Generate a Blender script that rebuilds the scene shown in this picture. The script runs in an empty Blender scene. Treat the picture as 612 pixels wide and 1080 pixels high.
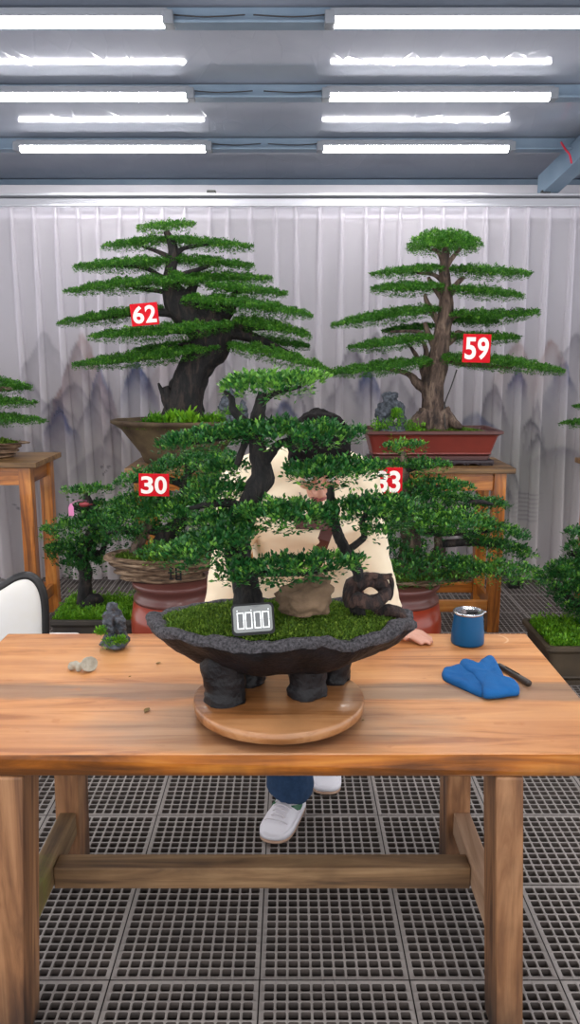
import bpy, bmesh, math, random
import numpy as np
from mathutils import Vector, Matrix, noise
from mathutils.bvhtree import BVHTree

random.seed(7)
RNG = np.random.default_rng(11)
scene = bpy.context.scene
COL = scene.collection
PI = math.pi

# ------------------------------------------------------------------ camera
CAM_H, PITCH, FOC = 1.635, math.radians(11.0), 850.0
cd = bpy.data.cameras.new('camera'); cam = bpy.data.objects.new('camera', cd); COL.objects.link(cam)
cam.location = (0, 0, CAM_H); cam.rotation_euler = (PI/2 - PITCH, 0, 0)
cd.sensor_fit = 'VERTICAL'; cd.sensor_height = 24.0; cd.lens = FOC/1080*24.0
cd.clip_start = 0.05; cd.clip_end = 60
scene.camera = cam
CP, SP = math.cos(PITCH), math.sin(PITCH)

def ray(px, py):
    vx, vy = (px-306)/FOC, (540-py)/FOC
    return Vector((vx, CP + vy*SP, -SP + vy*CP))
def at(px, py, d):
    """the point seen at a pixel, at depth d along the floor"""
    r = ray(px, py); k = d/r.y
    return Vector((r.x*k, d, CAM_H + r.z*k))
def atz(px, py, z):
    r = ray(px, py); k = (z-CAM_H)/r.z
    return Vector((r.x*k, r.y*k, z))
def mpp(p):
    """metres covered by one pixel at a point"""
    return (p.y*CP - (p.z-CAM_H)*SP)/FOC

# ------------------------------------------------------------------ objects
def tag(o, label=None, cat=None, group=None, kind=None):
    if label: o['label'] = label
    if cat: o['category'] = cat
    if group: o['group'] = group
    if kind: o['kind'] = kind
    return o
def thing(name, loc, label, cat, group=None):
    o = bpy.data.objects.new(name, None); o.empty_display_size = .05
    COL.objects.link(o); o.location = loc
    return tag(o, label, cat, group)
def origin(o):
    v = Vector((0, 0, 0))
    while o is not None:
        v += o.location; o = o.parent
    return v
def link(name, me, parent=None, loc=None):
    """me holds world coordinates; they are moved to the origin of the parent (or to loc)"""
    o = bpy.data.objects.new(name, me); COL.objects.link(o)
    if parent is not None:
        o.parent = parent; off = origin(parent)
    else:
        off = Vector(loc) if loc is not None else Vector((0, 0, 0)); o.location = off
    if off.length > 0: me.transform(Matrix.Translation(-off))
    return o
def mesh_np(name, V, F, mats, smooth=False, attrs=None, midx=None):
    """V (n,3); F (m,k) of equal k"""
    V = np.asarray(V, np.float32); F = np.asarray(F, np.int32)
    me = bpy.data.meshes.new(name)
    m, k = F.shape
    me.vertices.add(len(V)); me.vertices.foreach_set('co', V.ravel())
    me.loops.add(m*k); me.loops.foreach_set('vertex_index', F.ravel())
    me.polygons.add(m)
    me.polygons.foreach_set('loop_start', np.arange(0, m*k, k, dtype=np.int32))
    me.polygons.foreach_set('loop_total', np.full(m, k, np.int32))
    if midx is not None: me.polygons.foreach_set('material_index', np.asarray(midx, np.int32))
    me.update(calc_edges=True)
    if smooth: me.polygons.foreach_set('use_smooth', np.ones(m, bool))
    for nm, arr in (attrs or {}).items():
        arr = np.asarray(arr, np.float32)
        if arr.ndim == 1:
            a = me.attributes.new(nm, 'FLOAT', 'POINT'); a.data.foreach_set('value', arr)
        else:
            a = me.attributes.new(nm, 'FLOAT_COLOR', 'POINT')
            full = np.ones((len(arr), 4), np.float32); full[:, :3] = arr
            a.data.foreach_set('color', full.ravel())
    for mt in (mats if isinstance(mats, (list, tuple)) else [mats]): me.materials.append(mt)
    return me

class MB:
    """collects shapes of one part"""
    def __init__(s): s.v, s.f, s.m, s.sm = [], [], [], []
    def add(s, V, F, mi=0, smooth=True):
        o = len(s.v); s.v += [tuple(v) for v in V]
        for f in F: s.f.append(tuple(i+o for i in f)); s.m.append(mi); s.sm.append(smooth)
    def box(s, c, size, bev=.004, rot=None, mi=0, seg=2, taper=None):
        bm = bmesh.new(); bmesh.ops.create_cube(bm, size=1)
        for v in bm.verts:
            v.co = Vector((v.co.x*size[0], v.co.y*size[1], v.co.z*size[2]))
            if taper and v.co.z < 0: v.co.x *= taper; v.co.y *= taper
        if bev > 0: bmesh.ops.bevel(bm, geom=bm.edges[:], offset=bev, segments=seg, affect='EDGES', profile=.6)
        M = Matrix.Translation(Vector(c)) @ (rot if rot is not None else Matrix.Identity(4))
        s.bm(bm, M, mi, False)
    def hexa(s, P, bev=.003, mi=0):
        """eight corners: four at the bottom then four at the top, counter-clockwise"""
        bm = bmesh.new(); vs = [bm.verts.new(p) for p in P]
        for f in ((3,2,1,0),(4,5,6,7),(0,1,5,4),(1,2,6,5),(2,3,7,6),(3,0,4,7)): bm.faces.new([vs[i] for i in f])
        if bev > 0: bmesh.ops.bevel(bm, geom=bm.edges[:], offset=bev, segments=2, affect='EDGES', profile=.6)
        s.bm(bm, None, mi, False)
    def bm(s, bm, M=None, mi=0, smooth=False):
        bm.verts.index_update()
        s.add([(M @ v.co if M is not None else v.co) for v in bm.verts], [[v.index for v in f.verts] for f in bm.faces], mi, smooth)
        bm.free()
    def lathe(s, c, prof, n=48, sx=1, sy=1, mi=0, fn=None, cap=True, rot=None):
        """prof: (radius, z) from bottom to top"""
        V, F = [], []
        for r, z in prof:
            for k in range(n):
                a = 2*PI*k/n
                p = Vector((r*sx*math.cos(a), r*sy*math.sin(a), z))
                if fn: p = fn(p, a, r, z)
                if rot is not None: p = rot @ p
                V.append(p+Vector(c))
        for j in range(len(prof)-1):
            for k in range(n):
                a, b = j*n+k, j*n+(k+1) % n
                F.append((a, b, b+n, a+n))
        if cap:
            F.append(tuple(range(n-1, -1, -1))); F.append(tuple((len(prof)-1)*n+k for k in range(n)))
        s.add(V, F, mi, True)
    def tube(s, path, radii, n=10, bump=0, freq=8, sub=4, mi=0, cap=True, seed=0, flat=1.0):
        P, R = smooth_path(path, radii, sub)
        V, F = [], []
        up = Vector((0.13, 1, .21)).normalized()
        for i, p in enumerate(P):
            t = (P[min(i+1, len(P)-1)]-P[max(i-1, 0)])
            t = t.normalized() if t.length > 1e-9 else Vector((0, 0, 1))
            x = up.cross(t)
            if x.length < .05: x = Vector((1, 0, 0)).cross(t)
            x.normalize(); y = t.cross(x)
            for k in range(n):
                a = 2*PI*k/n
                d = x*math.cos(a) + y*math.sin(a)*flat
                r = R[i]
                if bump:
                    q = p*freq + d*1.3
                    r *= 1 + bump*(noise.noise(Vector((q.x+seed, q.y, q.z*.5)))*1.1 + .5*noise.noise(q*3.1))
                V.append(p + d*r)
        for i in range(len(P)-1):
            for k in range(n):
                a, b = i*n+k, i*n+(k+1) % n
                F.append((a, b, b+n, a+n))
        if cap:
            F.append(tuple(range(n-1, -1, -1))); F.append(tuple((len(P)-1)*n+k for k in range(n)))
        s.add(V, F, mi, True)
    def ball(s, c, r, n=16, m=10, rot=None, mi=0, bump=0, freq=6, seed=0):
        r = (r, r, r) if not hasattr(r, '__len__') else r
        V, F = [], []
        for j in range(m+1):
            th = PI*j/m
            for k in range(n):
                a = 2*PI*k/n
                u = Vector((math.sin(th)*math.cos(a), math.sin(th)*math.sin(a), -math.cos(th)))
                g = 1 + (bump*noise.fractal(u*freq*.3+Vector((seed, seed*.7, 0)), 1, 2, 4) if bump else 0)
                p = Vector((u.x*r[0]*g, u.y*r[1]*g, u.z*r[2]*g))
                if rot is not None: p = rot @ p
                V.append(p+Vector(c))
        for j in range(m):
            for k in range(n):
                a, b = j*n+k, j*n+(k+1) % n
                F.append((a, b, b+n, a+n))
        s.add(V, F, mi, True)
    def build(s, name, mats, parent=None, loc=None, weld=True):
        me = bpy.data.meshes.new(name)
        me.from_pydata(s.v, [], s.f)
        for mt in (mats if isinstance(mats, (list, tuple)) else [mats]): me.materials.append(mt)
        me.polygons.foreach_set('material_index', np.array(s.m, np.int32))
        me.polygons.foreach_set('use_smooth', np.array(s.sm, bool))
        if weld:
            bm = bmesh.new(); bm.from_mesh(me)
            bmesh.ops.remove_doubles(bm, verts=bm.verts[:], dist=1e-6)
            bmesh.ops.recalc_face_normals(bm, faces=bm.faces[:])
            bm.to_mesh(me); bm.free()
        me.update()
        return link(name, me, parent, loc)

def smooth_path(path, radii, sub=4):
    P = [Vector(p) for p in path]
    R = list(radii) if hasattr(radii, '__len__') else [radii]*len(P)
    if len(R) != len(P): R = [float(q) for q in np.interp(np.linspace(0, 1, len(P)), np.linspace(0, 1, len(R)), R)]
    if len(P) < 3 or sub < 2: 
        if len(P) == 2 and sub > 1:
            return [P[0].lerp(P[1], i/sub) for i in range(sub+1)], [R[0]+(R[1]-R[0])*i/sub for i in range(sub+1)]
        return P, R
    oP, oR = [], []
    for i in range(len(P)-1):
        p0, p1, p2, p3 = P[max(i-1, 0)], P[i], P[i+1], P[min(i+2, len(P)-1)]
        for j in range(sub):
            t = j/sub
            oP.append(.5*((2*p1) + (p2-p0)*t + (2*p0-5*p1+4*p2-p3)*t*t + (3*p1-p0-3*p2+p3)*t**3))
            oR.append(R[i]+(R[i+1]-R[i])*t)
    oP.append(P[-1]); oR.append(R[-1])
    return oP, oR

def fuse(name, mb, mats, voxel, smooth=6, parent=None, loc=None, bump=0, freq=10, jitter=None):
    """melt the overlapping shapes of mb into one continuous skin"""
    me = bpy.data.meshes.new(name); me.from_pydata(mb.v, [], mb.f)
    bm = bmesh.new(); bm.from_mesh(me); bmesh.ops.recalc_face_normals(bm, faces=bm.faces[:]); bm.to_mesh(me); bm.free()
    t = bpy.data.objects.new(name+'_raw', me); COL.objects.link(t)
    r = t.modifiers.new('r', 'REMESH'); r.mode = 'VOXEL'; r.voxel_size = voxel; r.use_smooth_shade = True
    if smooth:
        s = t.modifiers.new('s', 'SMOOTH'); s.iterations = smooth; s.factor = .5
    dg = bpy.context.evaluated_depsgraph_get()
    out = bpy.data.meshes.new_from_object(t.evaluated_get(dg))
    bpy.data.objects.remove(t); bpy.data.meshes.remove(me)
    out.name = name
    if bump:
        n = len(out.vertices)
        co = np.empty(n*3, np.float32); out.vertices.foreach_get('co', co); co = co.reshape(-1, 3)
        no = np.empty(n*3, np.float32); out.vertices.foreach_get('normal', no); no = no.reshape(-1, 3)
        for i in range(n):
            q = Vector(co[i])*freq
            co[i] += no[i]*bump*(jitter(Vector(co[i])) if jitter else noise.fractal(q, 1, 2, 4))
        out.vertices.foreach_set('co', co.ravel()); out.update()
    out.materials.clear()
    for mt in (mats if isinstance(mats, (list, tuple)) else [mats]): out.materials.append(mt)
    out.polygons.foreach_set('use_smooth', np.ones(len(out.polygons), bool))
    return link(name, out, parent, loc)

# ------------------------------------------------------------------ materials
def lin(c): 
    c = c/255.0
    return c/12.92 if c <= .04045 else ((c+.055)/1.055)**2.4
def S(r, g, b): return (lin(r), lin(g), lin(b), 1)
def node(nt, kind, **kw):
    n = nt.nodes.new(kind)
    for k, v in kw.items(): setattr(n, k, v)
    return n
def base_mat(name):
    m = bpy.data.materials.new(name); m.use_nodes = True
    nt = m.node_tree; return m, nt, nt.nodes['Principled BSDF']
def ramp(nt, fac, stops):
    r = node(nt, 'ShaderNodeValToRGB'); nt.links.new(fac, r.inputs[0])
    e = r.color_ramp.elements
    while len(e) < len(stops): e.new(.5)
    for k, (p, c) in enumerate(stops): e[k].position = p; e[k].color = c
    return r.outputs[0]
def coords(nt, scale=(1, 1, 1), rot=(0, 0, 0)):
    tc = node(nt, 'ShaderNodeTexCoord'); mp = node(nt, 'ShaderNodeMapping')
    mp.inputs['Scale'].default_value = scale; mp.inputs['Rotation'].default_value = rot
    nt.links.new(tc.outputs['Object'], mp.inputs[0]); return mp.outputs[0]
def nz(nt, vec, scale, detail=5, rough=.55, dist=0):
    n = node(nt, 'ShaderNodeTexNoise'); n.inputs['Scale'].default_value = scale
    n.inputs['Detail'].default_value = detail; n.inputs['Roughness'].default_value = rough
    n.inputs['Distortion'].default_value = dist
    nt.links.new(vec, n.inputs['Vector']); return n.outputs[0]
def bump(nt, b, h, strength, dist=.01):
    n = node(nt, 'ShaderNodeBump'); n.inputs['Strength'].default_value = strength; n.inputs['Distance'].default_value = dist
    nt.links.new(h, n.inputs['Height']); nt.links.new(n.outputs[0], b.inputs['Normal'])
def mixc(nt, fac, a, b):
    n = node(nt, 'ShaderNodeMix'); n.data_type = 'RGBA'
    for s, v in ((0, fac), (6, a), (7, b)):
        if hasattr(v, 'links') or isinstance(v, bpy.types.NodeSocket): nt.links.new(v, n.inputs[s])
        else: n.inputs[s].default_value = v
    return n.outputs[2]
def plain(name, col, rough=.5, metal=0, spec=.5, vary=None, vscale=8, bmp=0, bscale=40, emit=None, estr=0, coat=0):
    m, nt, b = base_mat(name)
    b.inputs['Base Color'].default_value = col; b.inputs['Roughness'].default_value = rough
    b.inputs['Metallic'].default_value = metal; b.inputs['Specular IOR Level'].default_value = spec
    b.inputs['Coat Weight'].default_value = coat
    v = coords(nt)
    if vary: nt.links.new(ramp(nt, nz(nt, v, vscale), [(.32, col), (.68, vary)]), b.inputs['Base Color'])
    if bmp: bump(nt, b, nz(nt, v, bscale), bmp)
    if emit: b.inputs['Emission Color'].default_value = emit; b.inputs['Emission Strength'].default_value = estr
    return m
def wood(name, c1, c2, c3, axis='x', rough=.4, scale=1, coat=0, dark=.0):
    m, nt, b = base_mat(name)
    sc = {'x': (.9, 12, 12), 'y': (12, .9, 12), 'z': (12, 12, .9)}[axis]
    v = coords(nt, tuple(q*scale for q in sc))
    g = nz(nt, v, 1.6, 7, .6, .8); f = nz(nt, v, 7, 4, .6)
    c = ramp(nt, g, [(.36, c1), (.5, c2), (.62, c3)])
    v2 = coords(nt, (1, 1, 1))
    st = ramp(nt, nz(nt, v2, 4.5, 4), [(.45, (1, 1, 1, 1)), (.75, (1-dark, 1-dark, 1-dark, 1))])
    mm = node(nt, 'ShaderNodeMix'); mm.data_type = 'RGBA'; mm.blend_type = 'MULTIPLY'; mm.inputs[0].default_value = 1
    nt.links.new(c, mm.inputs[6]); nt.links.new(st, mm.inputs[7])
    nt.links.new(mm.outputs[2], b.inputs['Base Color'])
    b.inputs['Roughness'].default_value = rough; b.inputs['Coat Weight'].default_value = coat
    bump(nt, b, f, .25, .003)
    return m
def stain(m, axis, lo, hi, col, scale=9):
    """a ragged stain over one end of a part"""
    nt = m.node_tree; b = nt.nodes['Principled BSDF']; src = b.inputs['Base Color'].links[0].from_socket
    tc = node(nt, 'ShaderNodeTexCoord'); sx = node(nt, 'ShaderNodeSeparateXYZ'); nt.links.new(tc.outputs['Object'], sx.inputs[0])
    a = node(nt, 'ShaderNodeMath', operation='MULTIPLY_ADD'); nt.links.new(nz(nt, coords(nt, (2, 2, .5)), scale, 4), a.inputs[0]); a.inputs[1].default_value = (hi-lo)*1.6
    nt.links.new(sx.outputs[axis], a.inputs[2])
    f = node(nt, 'ShaderNodeMapRange'); f.inputs[1].default_value = lo+(hi-lo)*.8; f.inputs[2].default_value = hi+(hi-lo)*.8; f.inputs[3].default_value = .9; f.inputs[4].default_value = 0
    nt.links.new(a.outputs[0], f.inputs[0]); nt.links.new(mixc(nt, f.outputs[0], src, col), b.inputs['Base Color'])
def leaf_mat(name, dark, mid, light, rough=.42):
    m, nt, b = base_mat(name)
    a = node(nt, 'ShaderNodeAttribute'); a.attribute_name = 'tint'
    c = ramp(nt, a.outputs['Fac'], [(.0, dark), (.5, mid), (1, light)])
    nt.links.new(c, b.inputs['Base Color']); b.inputs['Roughness'].default_value = rough
    b.inputs['Specular IOR Level'].default_value = .4
    tr = node(nt, 'ShaderNodeBsdfTranslucent'); nt.links.new(c, tr.inputs[0])
    mx = node(nt, 'ShaderNodeMixShader'); mx.inputs[0].default_value = .22
    out = nt.nodes['Material Output']
    nt.links.new(b.outputs[0], mx.inputs[1]); nt.links.new(tr.outputs[0], mx.inputs[2]); nt.links.new(mx.outputs[0], out.inputs[0])
    return m
def bark_mat(name, c1, c2, c3, scale=1, st=(14, 14, 4)):
    m, nt, b = base_mat(name)
    v = coords(nt, tuple(q*scale for q in st))
    g = nz(nt, v, 2.2, 8, .65, .5)
    nt.links.new(ramp(nt, g, [(.36, c1), (.5, c2), (.66, c3)]), b.inputs['Base Color'])
    b.inputs['Roughness'].default_value = .8
    bump(nt, b, g, .9, .02)
    return m

M = {}
M['leaf_far'] = leaf_mat('leaf_far', S(24, 66, 20), S(62, 122, 36), S(128, 182, 62))
M['leaf_mid'] = leaf_mat('leaf_mid', S(14, 54, 30), S(46, 108, 46), S(136, 190, 66))
M['leaf_near'] = leaf_mat('leaf_near', S(12, 50, 26), S(42, 102, 46), S(136, 190, 76))
M['moss'] = leaf_mat('moss', S(44, 74, 18), S(92, 126, 34), S(156, 180, 64), .7)
M['lime'] = leaf_mat('lime', S(60, 120, 20), S(120, 176, 36), S(176, 214, 70), .5)
M['moss_soil'] = plain('moss_soil', S(44, 60, 22), .95, vary=S(72, 92, 34), vscale=30, bmp=.5)
M['bark_dark'] = bark_mat('bark_dark', S(8, 7, 8), S(24, 21, 22), S(62, 50, 44))
M['bark_black'] = bark_mat('bark_black', S(7, 6, 6), S(20, 17, 17), S(50, 43, 38), 2)
M['bark_brown'] = bark_mat('bark_brown', S(40, 30, 26), S(86, 68, 58), S(132, 112, 96))
M['deadwood'] = bark_mat('deadwood', S(16, 11, 10), S(42, 27, 24), S(88, 62, 52), 2)
M['red'] = plain('red_card', S(204, 4, 26), .6, spec=.2)
M['white_digit'] = plain('white_digit', S(250, 240, 232), .5)
M['pot_red'] = plain('pot_red', S(112, 44, 38), .35, vary=S(132, 54, 44), vscale=5, coat=.2)
M['pot_rim'] = plain('pot_rim', S(88, 48, 44), .4)
M['pot_bowl'] = plain('pot_bowl', S(60, 42, 30), .8, vary=S(96, 80, 54), vscale=9, bmp=.3)
M['pot_dark'] = plain('pot_dark', S(58, 48, 38), .6, vary=S(84, 70, 52), vscale=6)
M['tray'] = plain('tray', S(46, 42, 40), .6, vary=S(66, 58, 50), vscale=6)
M['drum'] = plain('drum', S(140, 46, 24), .3, vary=S(156, 60, 34), vscale=4, coat=.3)
M['drum_dark'] = plain('drum_dark', S(104, 60, 54), .35, coat=.2)
M['stand_wood'] = wood('stand_wood', S(122, 66, 22), S(190, 112, 40), S(214, 142, 66), 'z', .35, coat=.25, dark=.5)
M['stand_top'] = wood('stand_top', S(92, 66, 40), S(132, 98, 60), S(158, 122, 78), 'x', .45, dark=.3)
M['leg_wood'] = wood('leg_wood', S(88, 56, 36), S(140, 96, 62), S(168, 122, 84), 'z', .55, dark=.45)
M['rail_wood'] = wood('rail_wood', S(92, 68, 46), S(132, 100, 68), S(156, 124, 88), 'x', .6, dark=.4)
M['rail_wood_side'] = wood('rail_wood_side', S(100, 78, 52), S(142, 112, 78), S(164, 132, 96), 'y', .6, dark=.4)
stain(M['leg_wood'], 2, .0, .2, S(34, 29, 29))
M['rail_bare'] = wood('rail_bare', S(146, 112, 84), S(172, 136, 108), S(186, 152, 124), 'y', .65, dark=.25)
M['rail_mossy'] = wood('rail_mossy', S(92, 70, 48), S(126, 98, 66), S(148, 120, 84), 'y', .65, dark=.4)
stain(M['rail_mossy'], 1, -.32, -.05, S(112, 118, 42), 12)
M['edge_wood'] = wood('edge_wood', S(104, 56, 14), S(172, 98, 28), S(200, 128, 50), 'x', .35, coat=.2, dark=.55)
stain(M['edge_wood'], 2, .690, .722, S(84, 50, 22), 5)
M['disc_wood'] = wood('disc_wood', S(118, 72, 36), S(158, 104, 60), S(180, 128, 84), 'x', .28, coat=.2, dark=.35)
M['rock_bowl'] = plain('rock_bowl', S(9, 8, 10), .45, spec=.3, vary=S(26, 23, 26), vscale=14, bmp=.9, bscale=26)
M['rock_rim'] = plain('rock_rim', S(26, 25, 28), .85, vary=S(96, 92, 96), vscale=150, bmp=1.0, bscale=190)
M['strata'] = bark_mat('strata', S(44, 31, 24), S(118, 92, 70), S(186, 158, 130), 1, (4, 4, 26))
M['stone'] = plain('stone', S(84, 66, 48), .9, vary=S(128, 104, 80), vscale=12, bmp=1.0, bscale=30)
M['scholar'] = plain('scholar', S(34, 38, 46), .6, vary=S(92, 98, 108), vscale=60, bmp=.8, bscale=120)
M['grey_bit'] = plain('grey_bit', S(150, 144, 128), .7, vary=S(182, 176, 160), vscale=40, bmp=.2)
M['blue_cup'] = plain('blue_cup', S(0, 78, 124), .4, spec=.3)
M['steel'] = plain('steel', S(190, 192, 196), .22, 1)
M['blue_cloth'] = plain('blue_cloth', S(0, 82, 142), .9, vary=S(0, 92, 156), vscale=20, bmp=.15, bscale=300)
M['knife'] = plain('knife', S(44, 36, 32), .35, vary=S(60, 50, 44), vscale=30)
M['yellow'] = plain('yellow', S(226, 206, 90), .5)
M['black'] = plain('black_plastic', S(10, 10, 11), .4, spec=.3)
M['screen'] = plain('screen', S(128, 130, 128), .25)
M['digit'] = plain('digit', S(240, 244, 244), .4, emit=S(240, 244, 244), estr=.5)
M['digit_off'] = plain('digit_off', S(104, 106, 106), .4)
M['white_pad'] = plain('white_pad', S(232, 230, 232), .6, vary=S(226, 220, 208), vscale=3)
M['black_frame'] = plain('black_frame', S(34, 32, 32), .4)
M['skin'] = plain('skin', S(206, 150, 128), .5, vary=S(214, 160, 138), vscale=20)
M['lips'] = plain('lips', S(150, 82, 78), .5)
M['eye_white'] = plain('eye_white', S(230, 226, 220), .3)
M['hair'] = plain('hair', S(12, 10, 11), .85, spec=.08, vary=S(24, 20, 20), vscale=50, bmp=.2, bscale=180)
M['cream'] = plain('cream', S(228, 210, 180), .9, vary=S(234, 218, 190), vscale=6, bmp=.12, bscale=30)
M['strap'] = plain('strap', S(78, 40, 34), .6)
M['jeans'] = plain('jeans', S(26, 52, 82), .9, vary=S(34, 62, 96), vscale=60, bmp=.1, bscale=200)
M['shoe_white'] = plain('shoe_white', S(230, 226, 232), .5)
M['shoe_lace'] = plain('shoe_lace', S(214, 208, 212), .8)
M['gum'] = plain('gum', S(196, 160, 136), .6)
M['green_mark'] = plain('green_mark', S(30, 96, 60), .5)
M['tag_pink'] = plain('tag_pink', S(236, 140, 190), .5)
M['alu'] = plain('alu', S(186, 186, 192), .35, .6)
M['steel_beam'] = plain('steel_beam', S(112, 132, 152), .5, .1, vary=S(132, 150, 168), vscale=3)
M['housing'] = plain('housing', S(126, 130, 138), .5)
M['tube'] = plain('tube', S(255, 255, 255), .4, emit=(1, .985, .97, 1), estr=24)
M['wall'] = plain('wall', S(84, 84, 90), .8, vary=S(94, 94, 100), vscale=2)
M['white_metal'] = plain('white_metal', S(204, 202, 208), .6)
M['base'] = plain('base_board', S(128, 118, 108), .7)
M['red_wire'] = plain('red_wire', S(196, 40, 60), .5)
M['wire'] = plain('wire', S(60, 56, 54), .5)
M['dry_leaf'] = plain('dry_leaf', S(112, 88, 40), .8)
M['grate'] = plain('grate', S(134, 127, 122), .6, vary=S(148, 140, 135), vscale=3, bmp=.1)
M['grate_shade'] = plain('grate_shade', S(58, 51, 47), .8, vary=S(76, 66, 60), vscale=9)  # hole walls: shade inside the grating painted in as a darker colour
M['under'] = plain('under', S(22, 19, 18), .9, vary=S(46, 36, 32), vscale=14, bmp=.5)

def ceiling_mat():
    m, nt, b = base_mat('ceiling_panel')
    v = coords(nt, (1, 1, 1))
    nt.links.new(ramp(nt, nz(nt, v, 1.1, 4), [(.35, S(166, 170, 184)), (.65, S(182, 186, 198))]), b.inputs['Base Color'])
    b.inputs['Roughness'].default_value = .1; b.inputs['Metallic'].default_value = .15
    w = nz(nt, coords(nt, (1.2, .5, 1)), 2.2, 1, .4)
    vor = node(nt, 'ShaderNodeTexVoronoi'); vor.inputs['Scale'].default_value = 6.5; vor.feature = 'DISTANCE_TO_EDGE'
    nt.links.new(coords(nt, (1, .25, 1)), vor.inputs['Vector'])
    k = ramp(nt, vor.outputs['Distance'], [(0, (1, 1, 1, 1)), (.03, (0, 0, 0, 1))])
    ad = node(nt, 'ShaderNodeMath', operation='ADD'); nt.links.new(w, ad.inputs[0]); nt.links.new(k, ad.inputs[1])
    bump(nt, b, ad.outputs[0], .07, .01)
    return m
M['ceiling'] = ceiling_mat()

def curtain_mat():
    m, nt, b = base_mat('sheer_curtain')
    a = node(nt, 'ShaderNodeAttribute'); a.attribute_name = 'print'
    nt.links.new(a.outputs['Color'], b.inputs['Base Color']); b.inputs['Roughness'].default_value = .9
    b.inputs['Specular IOR Level'].default_value = .1
    tl = node(nt, 'ShaderNodeBsdfTranslucent'); nt.links.new(a.outputs['Color'], tl.inputs[0])
    m1 = node(nt, 'ShaderNodeMixShader'); m1.inputs[0].default_value = .35
    tp = node(nt, 'ShaderNodeBsdfTransparent')
    m2 = node(nt, 'ShaderNodeMixShader'); m2.inputs[0].default_value = .34
    nt.links.new(b.outputs[0], m1.inputs[1]); nt.links.new(tl.outputs[0], m1.inputs[2])
    nt.links.new(m1.outputs[0], m2.inputs[1]); nt.links.new(tp.outputs[0], m2.inputs[2])
    nt.links.new(m2.outputs[0], nt.nodes['Material Output'].inputs[0])
    return m
M['curtain'] = curtain_mat()

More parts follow.
